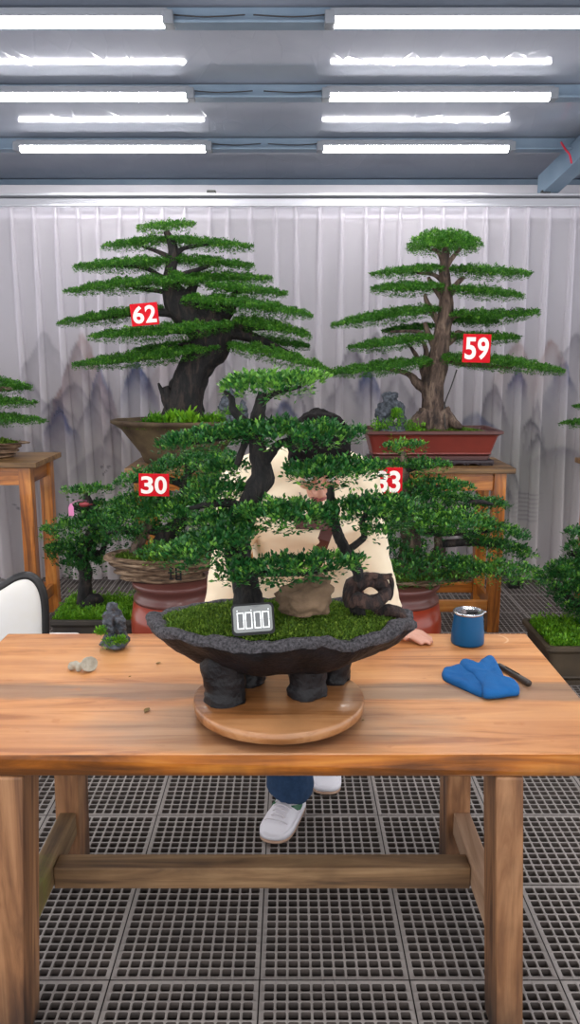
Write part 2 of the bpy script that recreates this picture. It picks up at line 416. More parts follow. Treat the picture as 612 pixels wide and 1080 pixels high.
TABLE_C = ((atz(8, 668, .75).x+atz(554, 667, .75).x)/2, (2.49+atz(306, 795, .75).y)/2)
def table_mat():
    m, nt, b = base_mat('table_top')
    v = coords(nt, (.8, 9, 9))
    g = nz(nt, v, 1.7, 8, .62, 1.0)
    c = ramp(nt, g, [(.36, S(158, 96, 50)), (.47, S(196, 132, 78)), (.62, S(212, 152, 98))])
    tc = node(nt, 'ShaderNodeTexCoord'); sx = node(nt, 'ShaderNodeSeparateXYZ'); nt.links.new(tc.outputs['Object'], sx.inputs[0])
    # a greyed plank across the middle of the top, ragged along its edges
    rag = nz(nt, coords(nt, (1.3, 8, 1)), 3, 4)
    a1 = node(nt, 'ShaderNodeMath', operation='MULTIPLY_ADD'); nt.links.new(rag, a1.inputs[0]); a1.inputs[1].default_value = .09; nt.links.new(sx.outputs[1], a1.inputs[2])
    band = ramp(nt, map01(nt, a1.outputs[0], -.26, .26), [(.36, (0,0,0,1)), (.40, (1,1,1,1)), (.56, (1,1,1,1)), (.60, (0,0,0,1))])
    blot = ramp(nt, nz(nt, coords(nt, (1.2, 2.6, 1)), 2.1, 5), [(.42, (0,0,0,1)), (.62, (1,1,1,1))])
    mul = node(nt, 'ShaderNodeMath', operation='MULTIPLY'); nt.links.new(band, mul.inputs[0]); mul.inputs[1].default_value = .85
    c2 = mixc(nt, mul.outputs[0], c, ramp(nt, g, [(.36, S(112, 88, 70)), (.62, S(150, 122, 98))]))
    mul2 = node(nt, 'ShaderNodeMath', operation='MULTIPLY'); nt.links.new(blot, mul2.inputs[0]); mul2.inputs[1].default_value = .35
    c3 = mixc(nt, mul2.outputs[0], c2, S(168, 116, 84))
    spots = ramp(nt, nz(nt, coords(nt, (1, 2, 1)), 17, 3), [(.66, (0,0,0,1)), (.72, (1,1,1,1))])
    mul3 = node(nt, 'ShaderNodeMath', operation='MULTIPLY'); nt.links.new(spots, mul3.inputs[0]); mul3.inputs[1].default_value = .5
    c4 = mixc(nt, mul3.outputs[0], c3, S(176, 106, 54))
    def patch(cx, cy, sx_, sy_):
        mp = node(nt, 'ShaderNodeMapping'); mp.vector_type = 'POINT'
        mp.inputs['Location'].default_value = (-cx/sx_, -cy/sy_, 0); mp.inputs['Scale'].default_value = (1/sx_, 1/sy_, 0)
        nt.links.new(tc.outputs['Object'], mp.inputs[0])
        ln = node(nt, 'ShaderNodeVectorMath', operation='LENGTH'); nt.links.new(mp.outputs[0], ln.inputs[0]); return ln.outputs['Value'], mp.outputs[0]
    d1, _ = patch(0.02, -.27, .46, .15)
    ad1 = node(nt, 'ShaderNodeMath', operation='ADD'); nt.links.new(d1, ad1.inputs[0]); nt.links.new(nz(nt, coords(nt, (1.6, 7, 1)), 3, 5), ad1.inputs[1])
    mr = node(nt, 'ShaderNodeMapRange'); mr.inputs[1].default_value = 1.15; mr.inputs[2].default_value = 1.6; mr.inputs[3].default_value = .62; mr.inputs[4].default_value = 0
    nt.links.new(ad1.outputs[0], mr.inputs[0])
    c5 = mixc(nt, mr.outputs[0], c4, ramp(nt, g, [(.36, S(112, 86, 66)), (.62, S(158, 126, 98))]))
    cc = atz(522, 674, .75)
    d2, v2 = patch(cc.x - TABLE_C[0], cc.y - TABLE_C[1], .042, .042)
    ring = ramp(nt, d2, [(.84, (0,0,0,1)), (.93, (1,1,1,1)), (1.0, (1,1,1,1))]); e = ring.node.color_ramp.elements.new(1.0)
    r2 = node(nt, 'ShaderNodeMapRange'); r2.inputs[1].default_value = 1.0; r2.inputs[2].default_value = 1.07; r2.inputs[3].default_value = 1; r2.inputs[4].default_value = 0; nt.links.new(d2, r2.inputs[0])
    sp2 = node(nt, 'ShaderNodeSeparateXYZ'); nt.links.new(v2, sp2.inputs[0])
    r3 = node(nt, 'ShaderNodeMapRange'); r3.inputs[1].default_value = .35; r3.inputs[2].default_value = .7; nt.links.new(sp2.outputs[0], r3.inputs[0])
    q1 = node(nt, 'ShaderNodeMath', operation='MULTIPLY'); nt.links.new(ring, q1.inputs[0]); nt.links.new(r2.outputs[0], q1.inputs[1])
    q2 = node(nt, 'ShaderNodeMath', operation='MULTIPLY'); nt.links.new(q1.outputs[0], q2.inputs[0]); nt.links.new(r3.outputs[0], q2.inputs[1])
    q3 = node(nt, 'ShaderNodeMath', operation='MULTIPLY'); nt.links.new(q2.outputs[0], q3.inputs[0]); q3.inputs[1].default_value = .55
    c6 = mixc(nt, q3.outputs[0], c5, S(232, 196, 160))
    nt.links.new(c6, b.inputs['Base Color'])
    rr = ramp(nt, nz(nt, coords(nt), 6, 4), [(.3, (.3,.3,.3,1)), (.7, (.5,.5,.5,1))])
    nt.links.new(rr, b.inputs['Roughness'])
    bump(nt, b, g, .15, .004)
    return m
def map01(nt, sock, a, b):
    n = node(nt, 'ShaderNodeMapRange'); n.inputs[1].default_value = a; n.inputs[2].default_value = b
    nt.links.new(sock, n.inputs[0]); return n.outputs[0]
M['table_top'] = table_mat()

# ------------------------------------------------------------------ foliage
def leaves(C, N, leaf, per, rng, tint, spread=1.0, upright=.45, narrow=.25):
    """tufts of `per` leaves at points C with outward directions N -> verts, faces, tint"""
    n = len(C)
    P = np.repeat(C, per, 0); No = np.repeat(N, per, 0); T = np.repeat(tint, per)
    m = n*per
    D = rng.normal(size=(m, 3)); D[:, 2] = np.abs(D[:, 2])*.6
    D /= np.linalg.norm(D, axis=1, keepdims=True)+1e-9
    D = D*(1-upright) + No*upright
    D /= np.linalg.norm(D, axis=1, keepdims=True)+1e-9
    up = np.tile(np.array([0, 0, 1.0]), (m, 1)) + rng.normal(scale=.35, size=(m, 3))
    Sd = np.cross(D, up); Sd /= np.linalg.norm(Sd, axis=1, keepdims=True)+1e-9
    Nn = np.cross(Sd, D)
    L = leaf*rng.uniform(.65, 1.25, size=(m, 1))
    P = P + D*leaf*spread*rng.uniform(0, .8, size=(m, 1)) + rng.normal(scale=leaf*.25, size=(m, 3))
    V = np.empty((m, 4, 3))
    V[:, 0] = P; V[:, 1] = P + D*L*.55 + Sd*L*narrow + Nn*L*.06
    V[:, 2] = P + D*L; V[:, 3] = P + D*L*.55 - Sd*L*narrow + Nn*L*.06
    t = np.clip(T + rng.normal(scale=.13, size=m), 0, 1)
    return V.reshape(-1, 3), np.arange(m*4).reshape(-1, 4), np.repeat(t, 4)

def pad(parent, p0, p1, W, H, leaf, dens, mat, bright=0., skew=1., sag=0., lump=9., seed=0, per=6, name='foliage_pad', fat=.6, tips=.12, upright=.45):
    """one flat cloud of clipped foliage from p0 to p1, W deep and H thick"""
    rng = np.random.default_rng(1000+seed)
    p0, p1 = Vector(p0), Vector(p1)
    a = p1-p0; L = a.length; ah = Vector((a.x, a.y, 0)).normalized(); bh = Vector((-ah.y, ah.x, 0))
    n = max(30, int(dens*L*W/(leaf*leaf)))
    t = rng.uniform(0, 1, n*3); s = rng.uniform(-1, 1, n*3)
    ts = t**skew
    env = np.sin(PI*np.clip(ts*.96+.02, 0, 1))**fat
    ph = rng.uniform(0, 6.3, 6)
    w = env*(.86+.14*np.sin(t*lump*1.7+ph[0])*np.sin(t*lump*.6+ph[1]))
    ok = np.abs(s) < w
    t, s, env, w = t[ok][:n], s[ok][:n], env[ok][:n], w[ok][:n]; n = len(t)
    q = np.clip(1-(s/np.maximum(w, 1e-3))**2, 0, 1)**.5
    xx = t*L; yy = s*W/2
    fr = lump/max(L, .05)*2.2
    lum = .72 + .28*np.sin(xx*fr+ph[2]+1.3*np.sin(yy*fr*.8+ph[3]))*np.cos(yy*fr*1.2+ph[4])
    u = np.where(rng.uniform(size=n) < .72, 1-np.abs(rng.normal(scale=.22, size=n)), rng.uniform(-.3, .85, n))
    hz = H*(env**.8)*(.25+.75*q)*lum
    z = hz*u - H*.35*env
    C = np.empty((n, 3))
    C[:, 0] = p0.x + a.x*t + bh.x*yy; C[:, 1] = p0.y + a.y*t + bh.y*yy
    C[:, 2] = p0.z + a.z*t + z + sag*np.sin(PI*t)
    N = np.empty((n, 3))
    ox = (t-.5)*1.4; oy = s/np.maximum(w, .1)*.7
    N[:, 0] = ah.x*ox + bh.x*oy; N[:, 1] = ah.y*ox + bh.y*oy; N[:, 2] = np.where(u > .2, .9, -.2)
    N /= np.linalg.norm(N, axis=1, keepdims=True)
    tint = .42 + bright + rng.normal(scale=.08, size=n) + np.where(rng.uniform(size=n) < tips, .32, 0) \
        + .1*np.sin(xx*fr*.9+ph[5])*np.cos(yy*fr+ph[0])
    V, F, T = leaves(C, N, leaf, per, rng, tint, upright=upright)
    me = mesh_np(name, V, F, mat, attrs={'tint': T})
    return link(name, me, parent)

def turf(parent, name, fn, n, leaf, mat, seed=0, per=5, bright=0., spread=1.0):
    """fn(rng, n) -> points on a mound; short upright blades grow on them"""
    rng = np.random.default_rng(seed+77)
    C = fn(rng, n); N = np.tile(np.array([0, 0, 1.0]), (len(C), 1))
    V, F, T = leaves(C, N, leaf, per, rng, np.full(len(C), .45+bright)+rng.normal(scale=.14, size=len(C)), spread, .5, .2)
    return link(name, mesh_np(name, V, F, mat, attrs={'tint': T}), parent)

# ------------------------------------------------------------------ the setting
def struct(o): o['kind'] = 'structure'; return o
WALL_D, CUR_D = 6.62, 5.72
def zceil(d): return 2.992 + (5.42-d)*.084
X0, X1 = -4.6, 4.6
# slatted plastic floor tiles with real holes
def grating():
    T, nh = .4, 12
    Vs, Fs, off = [], [], 0
    border = .011
    pit = (T-2*border)/nh; hw = pit*.400; ch = hw*.24
    hole = np.array([(-hw+ch, -hw), (hw-ch, -hw), (hw, -hw+ch), (hw, hw-ch), (hw-ch, hw), (-hw+ch, hw), (-hw, hw-ch), (-hw, -hw+ch)])
    outer = np.array([(-.5, -.5), (.5, -.5), (.5, -.5), (.5, .5), (.5, .5), (-.5, .5), (-.5, .5), (-.5, -.5)])
    cells = []
    for i in range(-9, 9):
        for j in range(0, 13):
            x0 = -.081 + i*T; y0 = 1.887-2*T+.0 + j*.392
            if y0 > 5.9 or abs(x0+.2) > .5*y0+1.0: continue
            for a in range(nh):
                for b in range(nh):
                    xa = border+pit*a - (border-.0018 if a == 0 else 0); xb = border+pit*(a+1) + (border-.0018 if a == nh-1 else 0)
                    ya = border+pit*b - (border-.0018 if b == 0 else 0); yb = border+pit*(b+1) + (border-.0018 if b == nh-1 else 0)
                    cells.append((x0+xa, x0+xb, y0+ya*.98, y0+yb*.98, x0+border+pit*(a+.5), y0+(border+pit*(b+.5))*.98))
    cells = np.array(cells); n = len(cells)
    V = np.zeros((n, 24, 3))
    xs = np.stack([cells[:, 0], cells[:, 1]], 1); ys = np.stack([cells[:, 2], cells[:, 3]], 1)
    for k in range(8):
        V[:, k, 0] = xs[:, int(outer[k, 0] > 0)]; V[:, k, 1] = ys[:, int(outer[k, 1] > 0)]
        V[:, 8+k, 0] = cells[:, 4]+hole[k, 0]; V[:, 8+k, 1] = cells[:, 5]+hole[k, 1]
        V[:, 16+k, 0] = cells[:, 4]+hole[k, 0]; V[:, 16+k, 1] = cells[:, 5]+hole[k, 1]; V[:, 16+k, 2] = -.018
    quad = []
    for k in range(8):
        k2 = (k+1) % 8
        quad.append((k, k2, 8+k2, 8+k)); quad.append((8+k, 8+k2, 16+k2, 16+k))
    quad = np.array(quad)
    F = (np.arange(n)[:, None, None]*24 + quad[None]).reshape(-1, 4)
    me = mesh_np('floor', V.reshape(-1, 3), F, [M['grate'], M['grate_shade']], midx=np.tile([0, 1], n*8))
    bm = bmesh.new(); bm.from_mesh(me)
    bmesh.ops.dissolve_degenerate(bm, dist=1e-5, edges=bm.edges[:])
    bm.to_mesh(me); bm.free()
    return link('floor', me)
struct(grating())
m = MB(); m.box((0, 3.0, -.15), (9.6, 8.0, .06), 0); struct(m.build('floor_screed', M['under']))
m = MB(); m.box((0, WALL_D+.06, 1.5), (9.4, .12, 3.2), 0); struct(m.build('wall_back', M['wall']))
m = MB(); m.box((0, CUR_D+.18, .02), (9.2, .05, .13), .004); struct(m.build('baseboard_back', M['base']))
m = MB()
d0, d1 = -2.4, WALL_D+.1
m.hexa([(X0, d0, zceil(d0)), (X1, d0, zceil(d0)), (X1, d1, zceil(d1)), (X0, d1, zceil(d1)),
        (X0, d0, zceil(d0)+.06), (X1, d0, zceil(d0)+.06), (X1, d1, zceil(d1)+.06), (X0, d1, zceil(d1)+.06)], 0)
struct(m.build('ceiling', M['ceiling']))
ROWS = [5.42, 4.615, 3.82, 3.02, 2.22, 1.42, .62, -.2, -1.0]
for i, d in enumerate(ROWS + [6.28]):       # purlins under the roof panels
    m = MB(); zc = zceil(d+.05)
    m.box((0, d+.055, zc-.04), (9.0, .05, .075), .006); m.box((0, d+.03, zc-.075), (9.0, .09, .012), .003)
    struct(m.build('trim_%d' % (i+1), M['steel_beam']))
# curtain head rail, and the channel above it
m = MB(); m.box((0, CUR_D+.05, 2.655), (9.0, .06, .05), .008); m.box((0, CUR_D+.03, 2.69), (9.0, .14, .014), .003); m.box((0, CUR_D-.02, 2.622), (9.0, .03, .014), .003)
struct(m.build('trim_20', M['alu']))
m = MB(); m.box((0, CUR_D+.42, 2.76), (9.0, .1, .14), .006); struct(m.build('trim_21', M['white_metal']))
for k, px in enumerate((226, 566)):
    p = at(px, 207, CUR_D+.2); m = MB(); m.box((p.x, CUR_D+.0, 2.708), (.06, .05, .024), .004)
    struct(m.build('trim_%d' % (22+k), M['black_frame']))
# sloping rafter on the right
a, b = at(570, 199, CUR_D+.05), at(655, 118, 5.0); dirv = (b-a).normalized()
b2 = a + dirv*2.0
m = MB(); m.hexa([a+Vector((-.02, 0, -.06)), a+Vector((.09, 0, -.06)), b2+Vector((.09, 0, -.06)), b2+Vector((-.02, 0, -.06)),
                  a+Vector((-.02, 0, .08)), a+Vector((.09, 0, .08)), b2+Vector((.09, 0, .08)), b2+Vector((-.02, 0, .08))], .004)
struct(m.build('trim_30', M['steel_beam']))
w = MB(); w.tube([at(592, 150, 5.35), at(597, 158, 5.3), at(601, 163, 5.25), at(603, 172, 5.2)], .006, 6)
tag(w.build('electric_wire', M['red_wire'], loc=at(600, 160, 5.3)), 'short red electric wire looping over the sloping steel rafter', 'wire')

# roof lamps: one batten under every purlin, in two files; past the third row unseen, added for light
def batten(x, d, L, label):
    z = zceil(d)-.07
    t = thing('led_batten', (x, d, z), label, 'ceiling light', 'led battens under the roof')
    m = MB(); m.box((x, d, z+.018), (L, .080, .034), .004); m.build('housing', M['housing'], t)
    m = MB(); m.tube([(x-L/2+.02, d, z-.006), (x+L/2-.02, d, z-.006)], .025, 20, sub=1, flat=1.55); m.build('diffuser', M['tube'], t)
    for s in (-1, 1):
        m = MB(); m.box((x+s*(L/2), d, z), (.045, .082, .056), .006); m.build('end_cap', M['housing'], t)
    m = MB(); m.tube([(x+L/2+.02, d, z+.02), (x+L/2+.16, d-.0, z+.012), (x+L/2+.33, d-.0, z+.02)] if x < 0 else
                     [(x-L/2-.02, d, z+.02), (x-L/2-.16, d-.0, z+.012), (x-L/2-.33, d-.0, z+.02)], .003, 6); m.build('cable', M['wire'], t)
    return t
rowname = ['nearest the curtain', 'in the second row from the curtain', 'in the third row from the curtain', 'in the fourth row from the curtain, unseen and added for light']
rowname += ['in the %s row from the curtain, unseen and added for light' % s for s in ('fifth', 'sixth', 'seventh', 'eighth', 'ninth')]
for i, d in enumerate(ROWS):
    zc = zceil(d)-.07; k = mpp(Vector((0, d, zc)))
    dd = min(max(0, i), 8)
    if i < 3:
        xr = {0: (338, 537), 1: (344, 582), 2: (348, None)}[i]; xl = {0: (20, 220), 1: (None, 201), 2: (None, 178)}[i]
        xr0 = (xr[0]-306)*k; xl1 = (xl[1]-306)*k
    L = 1.2
    batten(xl1-L/2, d, L, 'white led batten on the left %s' % rowname[i])
    batten(xr0+L/2, d, L, 'white led batten on the right %s' % rowname[i])

# ------------------------------------------------------------------ curtain
def curtain():
    pl = [-18, 15, 38, 61, 84.5, 105, 128, 151, 173, 196, 222, 241, 265, 291, 312, 337, 360, 385, 402, 421, 443, 466, 489, 511, 534, 555, 577, 603, 626]
    pos = [(p-306)*mpp(Vector((0, CUR_D, 2.3))) for p in pl]
    while pos[0] > -4.1: pos.insert(0, pos[0]-.155)
    while pos[-1] < 4.1: pos.append(pos[-1]+.155)
    zt, zb, nr = 2.615, .035, 250
    v = np.linspace(0, 1, nr)                  # 0 top, 1 hem
    rng = np.random.default_rng(5)
    cols_x, cols_y = [], []
    for i, x in enumerate(pos):
        lean = rng.normal(scale=.025); wk = rng.uniform(.75, 1.25); ph = rng.uniform(0, 6.3)
        w = (.016 + .05*np.clip(v, 0, 1)**.8*wk)          # pinched at the tape, opening on the way down
        dep = (.018 + .05*v**.6)*wk
        xc = x + lean*v + .012*np.sin(v*5+ph)*v
        for q in np.linspace(0, 1, 13):
            cols_x.append(xc + w*(q-.5) - .30*w*np.sin(2*PI*q))
            cols_y.append(-dep*np.sin(PI*q)**.8 + .004)
        if i+1 < len(pos):
            g = pos[i+1]-x; lim = np.full(nr, 0.)
            ph2 = rng.uniform(0, 6.3)
            for q in np.linspace(.2, .8, 6):
                a0 = xc + w*.5
                cols_x.append(None); cols_y.append((q, i, .006*np.sin(q*PI)*(1-.3*v) + .007*np.sin(q*2*PI+ph2)*v))
    # straight spans between pleats
    n = len(cols_x); X = np.zeros((n, nr)); Y = np.zeros((n, nr))
    idx = [k for k in range(n) if cols_x[k] is not None]
    for k in idx: X[k] = cols_x[k]; Y[k] = cols_y[k]
    for k in range(n):
        if cols_x[k] is None:
            lo = max(j for j in idx if j < k); hi = min(j for j in idx if j > k)
            q = (k-lo)/(hi-lo); X[k] = X[lo]*(1-q)+X[hi]*q; Y[k] = Y[lo]*(1-q)+Y[hi]*q + cols_y[k][2]
    Z = np.tile(zt + (zb-zt)*v, (n, 1)); Yw = CUR_D + Y
    # the print: washed ink mountains.  s runs along the cloth, h is the height on it
    kx = mpp(Vector((0, CUR_D, 1.6)))
    PX = 306 + X/kx
    ang = np.arctan((Z-CAM_H)/CUR_D); PY = 540 - FOC*np.tan(ang+PITCH)     # height on the cloth, counted in 1/850 of its distance
    f1 = np.zeros((n, nr)); f2 = np.zeros((n, nr))
    for a, bq, c in ((.05, .03, 1), (.11, .07, .6), (.23, .17, .4), (.47, .31, .22), (.9, .63, .16)):
        p = rng.uniform(0, 6.3, 4)
        f1 += c*np.sin(PX*a+p[0]+1.7*np.sin(PY*bq+p[1])); f2 += c*np.sin(PY*a*.8+p[2]+1.9*np.sin(PX*bq*1.3+p[3]))
    colr = np.empty((n, nr, 3)); basec = np.array([lin(240), lin(234), lin(242)])
    colr[:] = basec
    def tint(alpha, c):
        c = np.array([lin(q) for q in c]); al = np.clip(alpha, 0, 1)[..., None]
        colr[:] = colr*(1-al) + c*al
    low = np.clip((PY-330)/160, 0, 1)
    tint(low*.5, (226, 214, 208))
    tint(np.exp(-((PX-555)/60)**2-((PY-500)/70)**2)*.4, (170, 178, 158))
    tint(np.exp(-((PX-90)/70)**2-((PY-490)/60)**2)*.3, (206, 202, 190))
    BL, GR, BR, DK = (48, 74, 132), (108, 102, 118), (176, 130, 116), (70, 68, 84)
    mts = [(86, 352, 26, 60, BR, .5, 45), (79, 362, 12, 30, GR, .45, 22), (104, 384, 9, 26, BL, .75, 22), (146, 383, 14, 22, BL, .75, 26), (140, 376, 9, 20, GR, .4, 14),
           (62, 428, 12, 18, BL, .8, 22), (58, 420, 14, 12, GR, .5, 10), (76, 402, 20, 26, GR, .7, 9), (100, 408, 16, 30, GR, .5, 10), (30, 400, 26, 34, GR, .3, 40), (20, 452, 26, 30, GR, .25, 25),
           (372, 358, 14, 26, GR, .6, 24), (398, 352, 10, 20, GR, .4, 18), (390, 388, 10, 16, BL, .75, 20), (362, 392, 12, 20, GR, .45, 16), (420, 396, 20, 30, GR, .3, 20),
           (549, 386, 7, 12, BL, .85, 18), (594, 384, 10, 16, BL, .8, 22), (580, 358, 9, 16, BR, .6, 18), (606, 350, 14, 20, GR, .5, 24), (522, 404, 12, 26, GR, .75, 22), (503, 432, 18, 16, BL, .8, 18), (545, 362, 14, 20, BR, .35, 20),
           (302, 424, 10, 10, BL, .85, 14), (288, 430, 12, 10, GR, .6, 14), (312, 398, 10, 30, GR, .5, 14), (238, 378, 18, 40, GR, .3, 26), (250, 410, 16, 26, GR, .3, 22), (322, 396, 8, 22, GR, .4, 16), (330, 372, 10, 24, DK, .35, 12),
           (565, 440, 7, 9, DK, .8, 6), (572, 456, 6, 10, DK, .8, 7), (543, 492, 9, 16, DK, .6, 8), (538, 506, 6, 12, DK, .55, 8), (600, 468, 22, 10, GR, .3, 12), (118, 448, 8, 14, DK, .5, 10), (104, 470, 30, 26, GR, .22, 30),
           (48, 350, 22, 40, GR, .25, 30), (200, 350, 26, 30, BR, .25, 30), (660, 380, 26, 40, GR, .5, 40), (-40, 380, 30, 40, GR, .5, 40), (-90, 400, 26, 30, BL, .5, 30), (720, 400, 26, 30, BL, .5, 30), (450, 400, 24, 40, GR, .25, 30), (570, 420, 10, 40, GR, .3, 20)]
    for cx, cy, hw, hh, c, st, fade in mts:
        dx = np.abs(PX+f1*1.6-cx)/hw
        ridge = cy + hh*dx**1.25 + f2*1.8
        al = 1/(1+np.exp(-(PY-ridge)/1.1))*np.exp(-np.clip(PY-ridge, 0, 999)/fade)*np.clip(1.9-dx, 0, 1)
        tint(al*min(1, st*1.75)*(.8+.16*f1), c)
    for (gx, gy) in ((103, 492), (108, 496), (104, 500), (112, 491), (6, 532), (9, 536)):      # small brushed seal
        tint((np.abs(PX-gx) < 2.2)*(np.abs(PY-gy+.6*(PX-gx)) < 1.0)*.6, DK)
    for k in range(7):                              # faint water lines
        tint(np.exp(-((PY-(520+k*4.6+f1*.7))/1.0)**2)*np.exp(-((PX-562)/14)**2)*.4, GR)
    V = np.stack([X, Yw, Z], -1).reshape(-1, 3)
    ii = np.arange(n-1)[:, None]*nr + np.arange(nr-1)[None]
    F = np.stack([ii, ii+nr, ii+nr+1, ii+1], -1).reshape(-1, 4)
    t = thing('sheer_curtain', (0, CUR_D, .035), 'pale sheer pleated curtain printed with washed ink mountains across the back', 'curtain')
    link('curtain_cloth', mesh_np('curtain_cloth', V, F, M['curtain'], True, {'print': colr.reshape(-1, 3)}), t)
    # heading tape
    tp = MB(); tp.box((0, CUR_D+.030, 2.585), (8.2, .004, .075), 0); tp.build('heading_tape', M['cur_tape'], t)
    return t
M['cur_tape'] = plain('heading_tape', S(206, 206, 212), .8)
curtain()

# ------------------------------------------------------------------ work table
TZ = .75
def work_table():
    bl, br = atz(8, 668, TZ), atz(554, 667, TZ)
    yb = 2.49; yf = atz(306, 795, TZ).y
    xl, xr = bl.x, br.x
    t = thing('work_table', ((xl+xr)/2, (yb+yf)/2, 0), 'wide wooden work table with worn orange top and trestle legs', 'table')
    m = MB()
    m.box(((xl+xr)/2, (yb+yf)/2, TZ-.028), (xr-xl, yb-yf, .056), .006, seg=3)
    o = m.build('tabletop', [M['table_top'], M['edge_wood']], t)
    for p in o.data.polygons:
        if abs(p.normal.z) < .5 or p.normal.z < 0: p.material_index = 1
    # live edge along the front
    for v in o.data.vertices:
        if v.co.y < -(yb-yf)/2+.02:
            v.co.y += .006*noise.noise(Vector((v.co.x*5, 0, v.co.z*40)))
    H = TZ-.056
    legs = [(-.640, 1.745, -.030, -.03), (.500, 1.745, .028, -.03), (-.672, 2.30, -.02, .02), (.505, 2.30, .02, .02)]
    for x, y, sx, sy in legs:
        w, dp = .064, .125
        if y > 2: w = .072
        m = MB()
        P = []
        for z, q in ((0, 1), (H-.0005, 0)):
            for a, b in ((-1, -1), (1, -1), (1, 1), (-1, 1)):
                P.append((x+sx*q+a*w/2, y+sy*q+b*dp/2, z))
        m.hexa(P, .006); m.build('leg', M['leg_wood'], t)
    for x in (-.683, .528):
        m = MB(); m.box((x-.0, 2.02, .22), (.05, .50, .075), .004); m.build('side_stretcher', M['rail_mossy' if x < 0 else 'rail_bare'], t)
    m = MB(); m.box(((-.658+.503)/2, 2.035, .209), (1.158, .065, .064), .004); m.build('stretcher', M['rail_wood'], t)
    return t
work_table()

# ------------------------------------------------------------------ turntable
TC = atz(294.5, 733, .80); TR = 89.5*mpp(TC)
t = thing('turntable', (TC.x, TC.y, TZ), 'round wooden turntable under the rock pot on the table', 'turntable')
m = MB(); m.lathe((TC.x, TC.y, 0), [(TR-.004, .772), (TR, .775), (TR, .797), (TR-.004, .80), (TR*.5, .80)], 96, cap=True); m.build('disc', M['disc_wood'], t)
m = MB(); m.lathe((TC.x, TC.y, 0), [(TR*.72, TZ), (TR*.72, .766), (TR*.70, .7715)], 72); m.build('base', M['black'], t)

# ------------------------------------------------------------------ the bonsai on the turntable
BD = TC.y + .02                                   # depth of the bowl's middle
def near(px, py, dd=0): return at(px, py, BD+dd)
BL, BR_ = near(154, 650), near(437, 656)
BX, BA, BB = (BL.x+BR_.x)/2, (BR_.x-BL.x)/2, .165
RIMZ = near(295, 655).z
main = thing('potted_bonsai', (BX, BD, .80), 'large spreading bonsai in a black rock bowl on the turntable', 'bonsai', 'bonsai on display')
def rockbowl():
    m = MB(); n = 120
    def fn(p, a, r, z):
        q = Vector((math.cos(a)*2.2, math.sin(a)*2.2, z*9))
        g = 1 + .07*noise.noise(q) + .035*noise.noise(q*2.3)
        if r > .93: g += .025*noise.noise(q*6)
        p = Vector((p.x*g, p.y*g, p.z))
        lift = (.022*noise.noise(Vector((math.cos(a)*1.9+5, math.sin(a)*1.9, 3))) + .012*noise.noise(q*2.2) + .006*noise.noise(q*7))*min(1, max(0, (z-.86)/.06))
        tilt = .006*math.cos(a)*-1
        back = .012*max(0, math.sin(a))
        p.z += lift + back
        # deep folds in the underside
        if z < RIMZ-.012:
            fl = .055*abs(noise.noise(Vector((a*2.1, z*7, 1))))*max(0, (r-.4))
            p.x *= 1-fl; p.y *= 1-fl*1.5
        return p
    z = RIMZ
    prof = [(.40, z-.104), (.50, z-.108), (.60, z-.098), (.70, z-.082), (.80, z-.064), (.88, z-.046), (.94, z-.032), (.985, z-.018)]
    rim = [(.985, z-.018), (1.0, z-.008), (1.0, z+.002), (.975, z+.009), (.935, z+.011), (.90, z+.008), (.87, z+.002), (.85, z-.008)]
    ins = [(.85, z-.008), (.83, z-.03), (.6, z-.045)]
    c = (BX, BD, 0)
    m.lathe(c, prof, n, BA, BB, 0, fn, cap=False); m.lathe(c, rim, n, BA, BB, 1, fn, cap=False); m.lathe(c, ins, n, BA, BB, 0, fn, cap=False)
    # close the bottom
    V = []
    m2 = [fn(Vector((.40*BA*math.cos(2*PI*k/n), .40*BB*math.sin(2*PI*k/n), z-.104)), 2*PI*k/n, .4, z-.104)+Vector(c) for k in range(n)]
    m.add(m2, [tuple(range(n-1, -1, -1))], 0, True)
    # feet
    for px, w, dd, top in ((236, 22, -.05, 690), (324, 21, -.015, 690), (262, 20, .07, 680), (352, 20, .08, 680)):
        p = at(px, 700, BD+dd)
        f = w*.00232
        m.tube([(p.x, p.y, .800), (p.x, p.y, .806), (p.x+.003, p.y+.002, .83), (p.x, p.y+.006, z-.085), (p.x-.006 if px < 300 else p.x, p.y+.01, z-.055)],
               [f*1.0, f*1.02, f*.92, f*1.1, f*1.1], 22, .2, 24, 4, 0, True, px)
    return m.build('rock_bowl', [M['rock_bowl'], M['rock_rim']], main)
rockbowl()
def mound(x, y, a, b, h):
    q = 1-(x/a)**2-(y/b)**2
    return h*max(0, q)**.6 + .006*noise.noise(Vector((x*22, y*22, 2)))
MH = .030
def main_soil():
    n, k = 72, 14; V, F = [], []
    for j in range(k+1):
        r = .9*j/k
        for i in range(n):
            a = 2*PI*i/n; x, y = r*BA*math.cos(a), r*BB*math.sin(a)
            V.append((BX+x, BD+y, RIMZ-.012+mound(x, y, BA*.92, BB*.92, MH)))
    for j in range(k):
        for i in range(n): F.append((j*n+i, j*n+(i+1) % n, (j+1)*n+(i+1) % n, (j+1)*n+i))
    m = MB(); m.add(V, F); m.build('soil', M['moss_soil'], main)
    def fn(rng, n):
        a = rng.uniform(0, 2*PI, n); r = np.sqrt(rng.uniform(0, 1, n))*.885
        x = r*BA*np.cos(a); y = r*BB*np.sin(a)
        z = np.array([mound(p, q, BA*.92, BB*.92, MH) for p, q in zip(x, y)])
        return np.stack([BX+x, BD+y, RIMZ-.012+z], 1)
    turf(main, 'moss', fn, 9000, .009, M['moss'], 3)
main_soil()

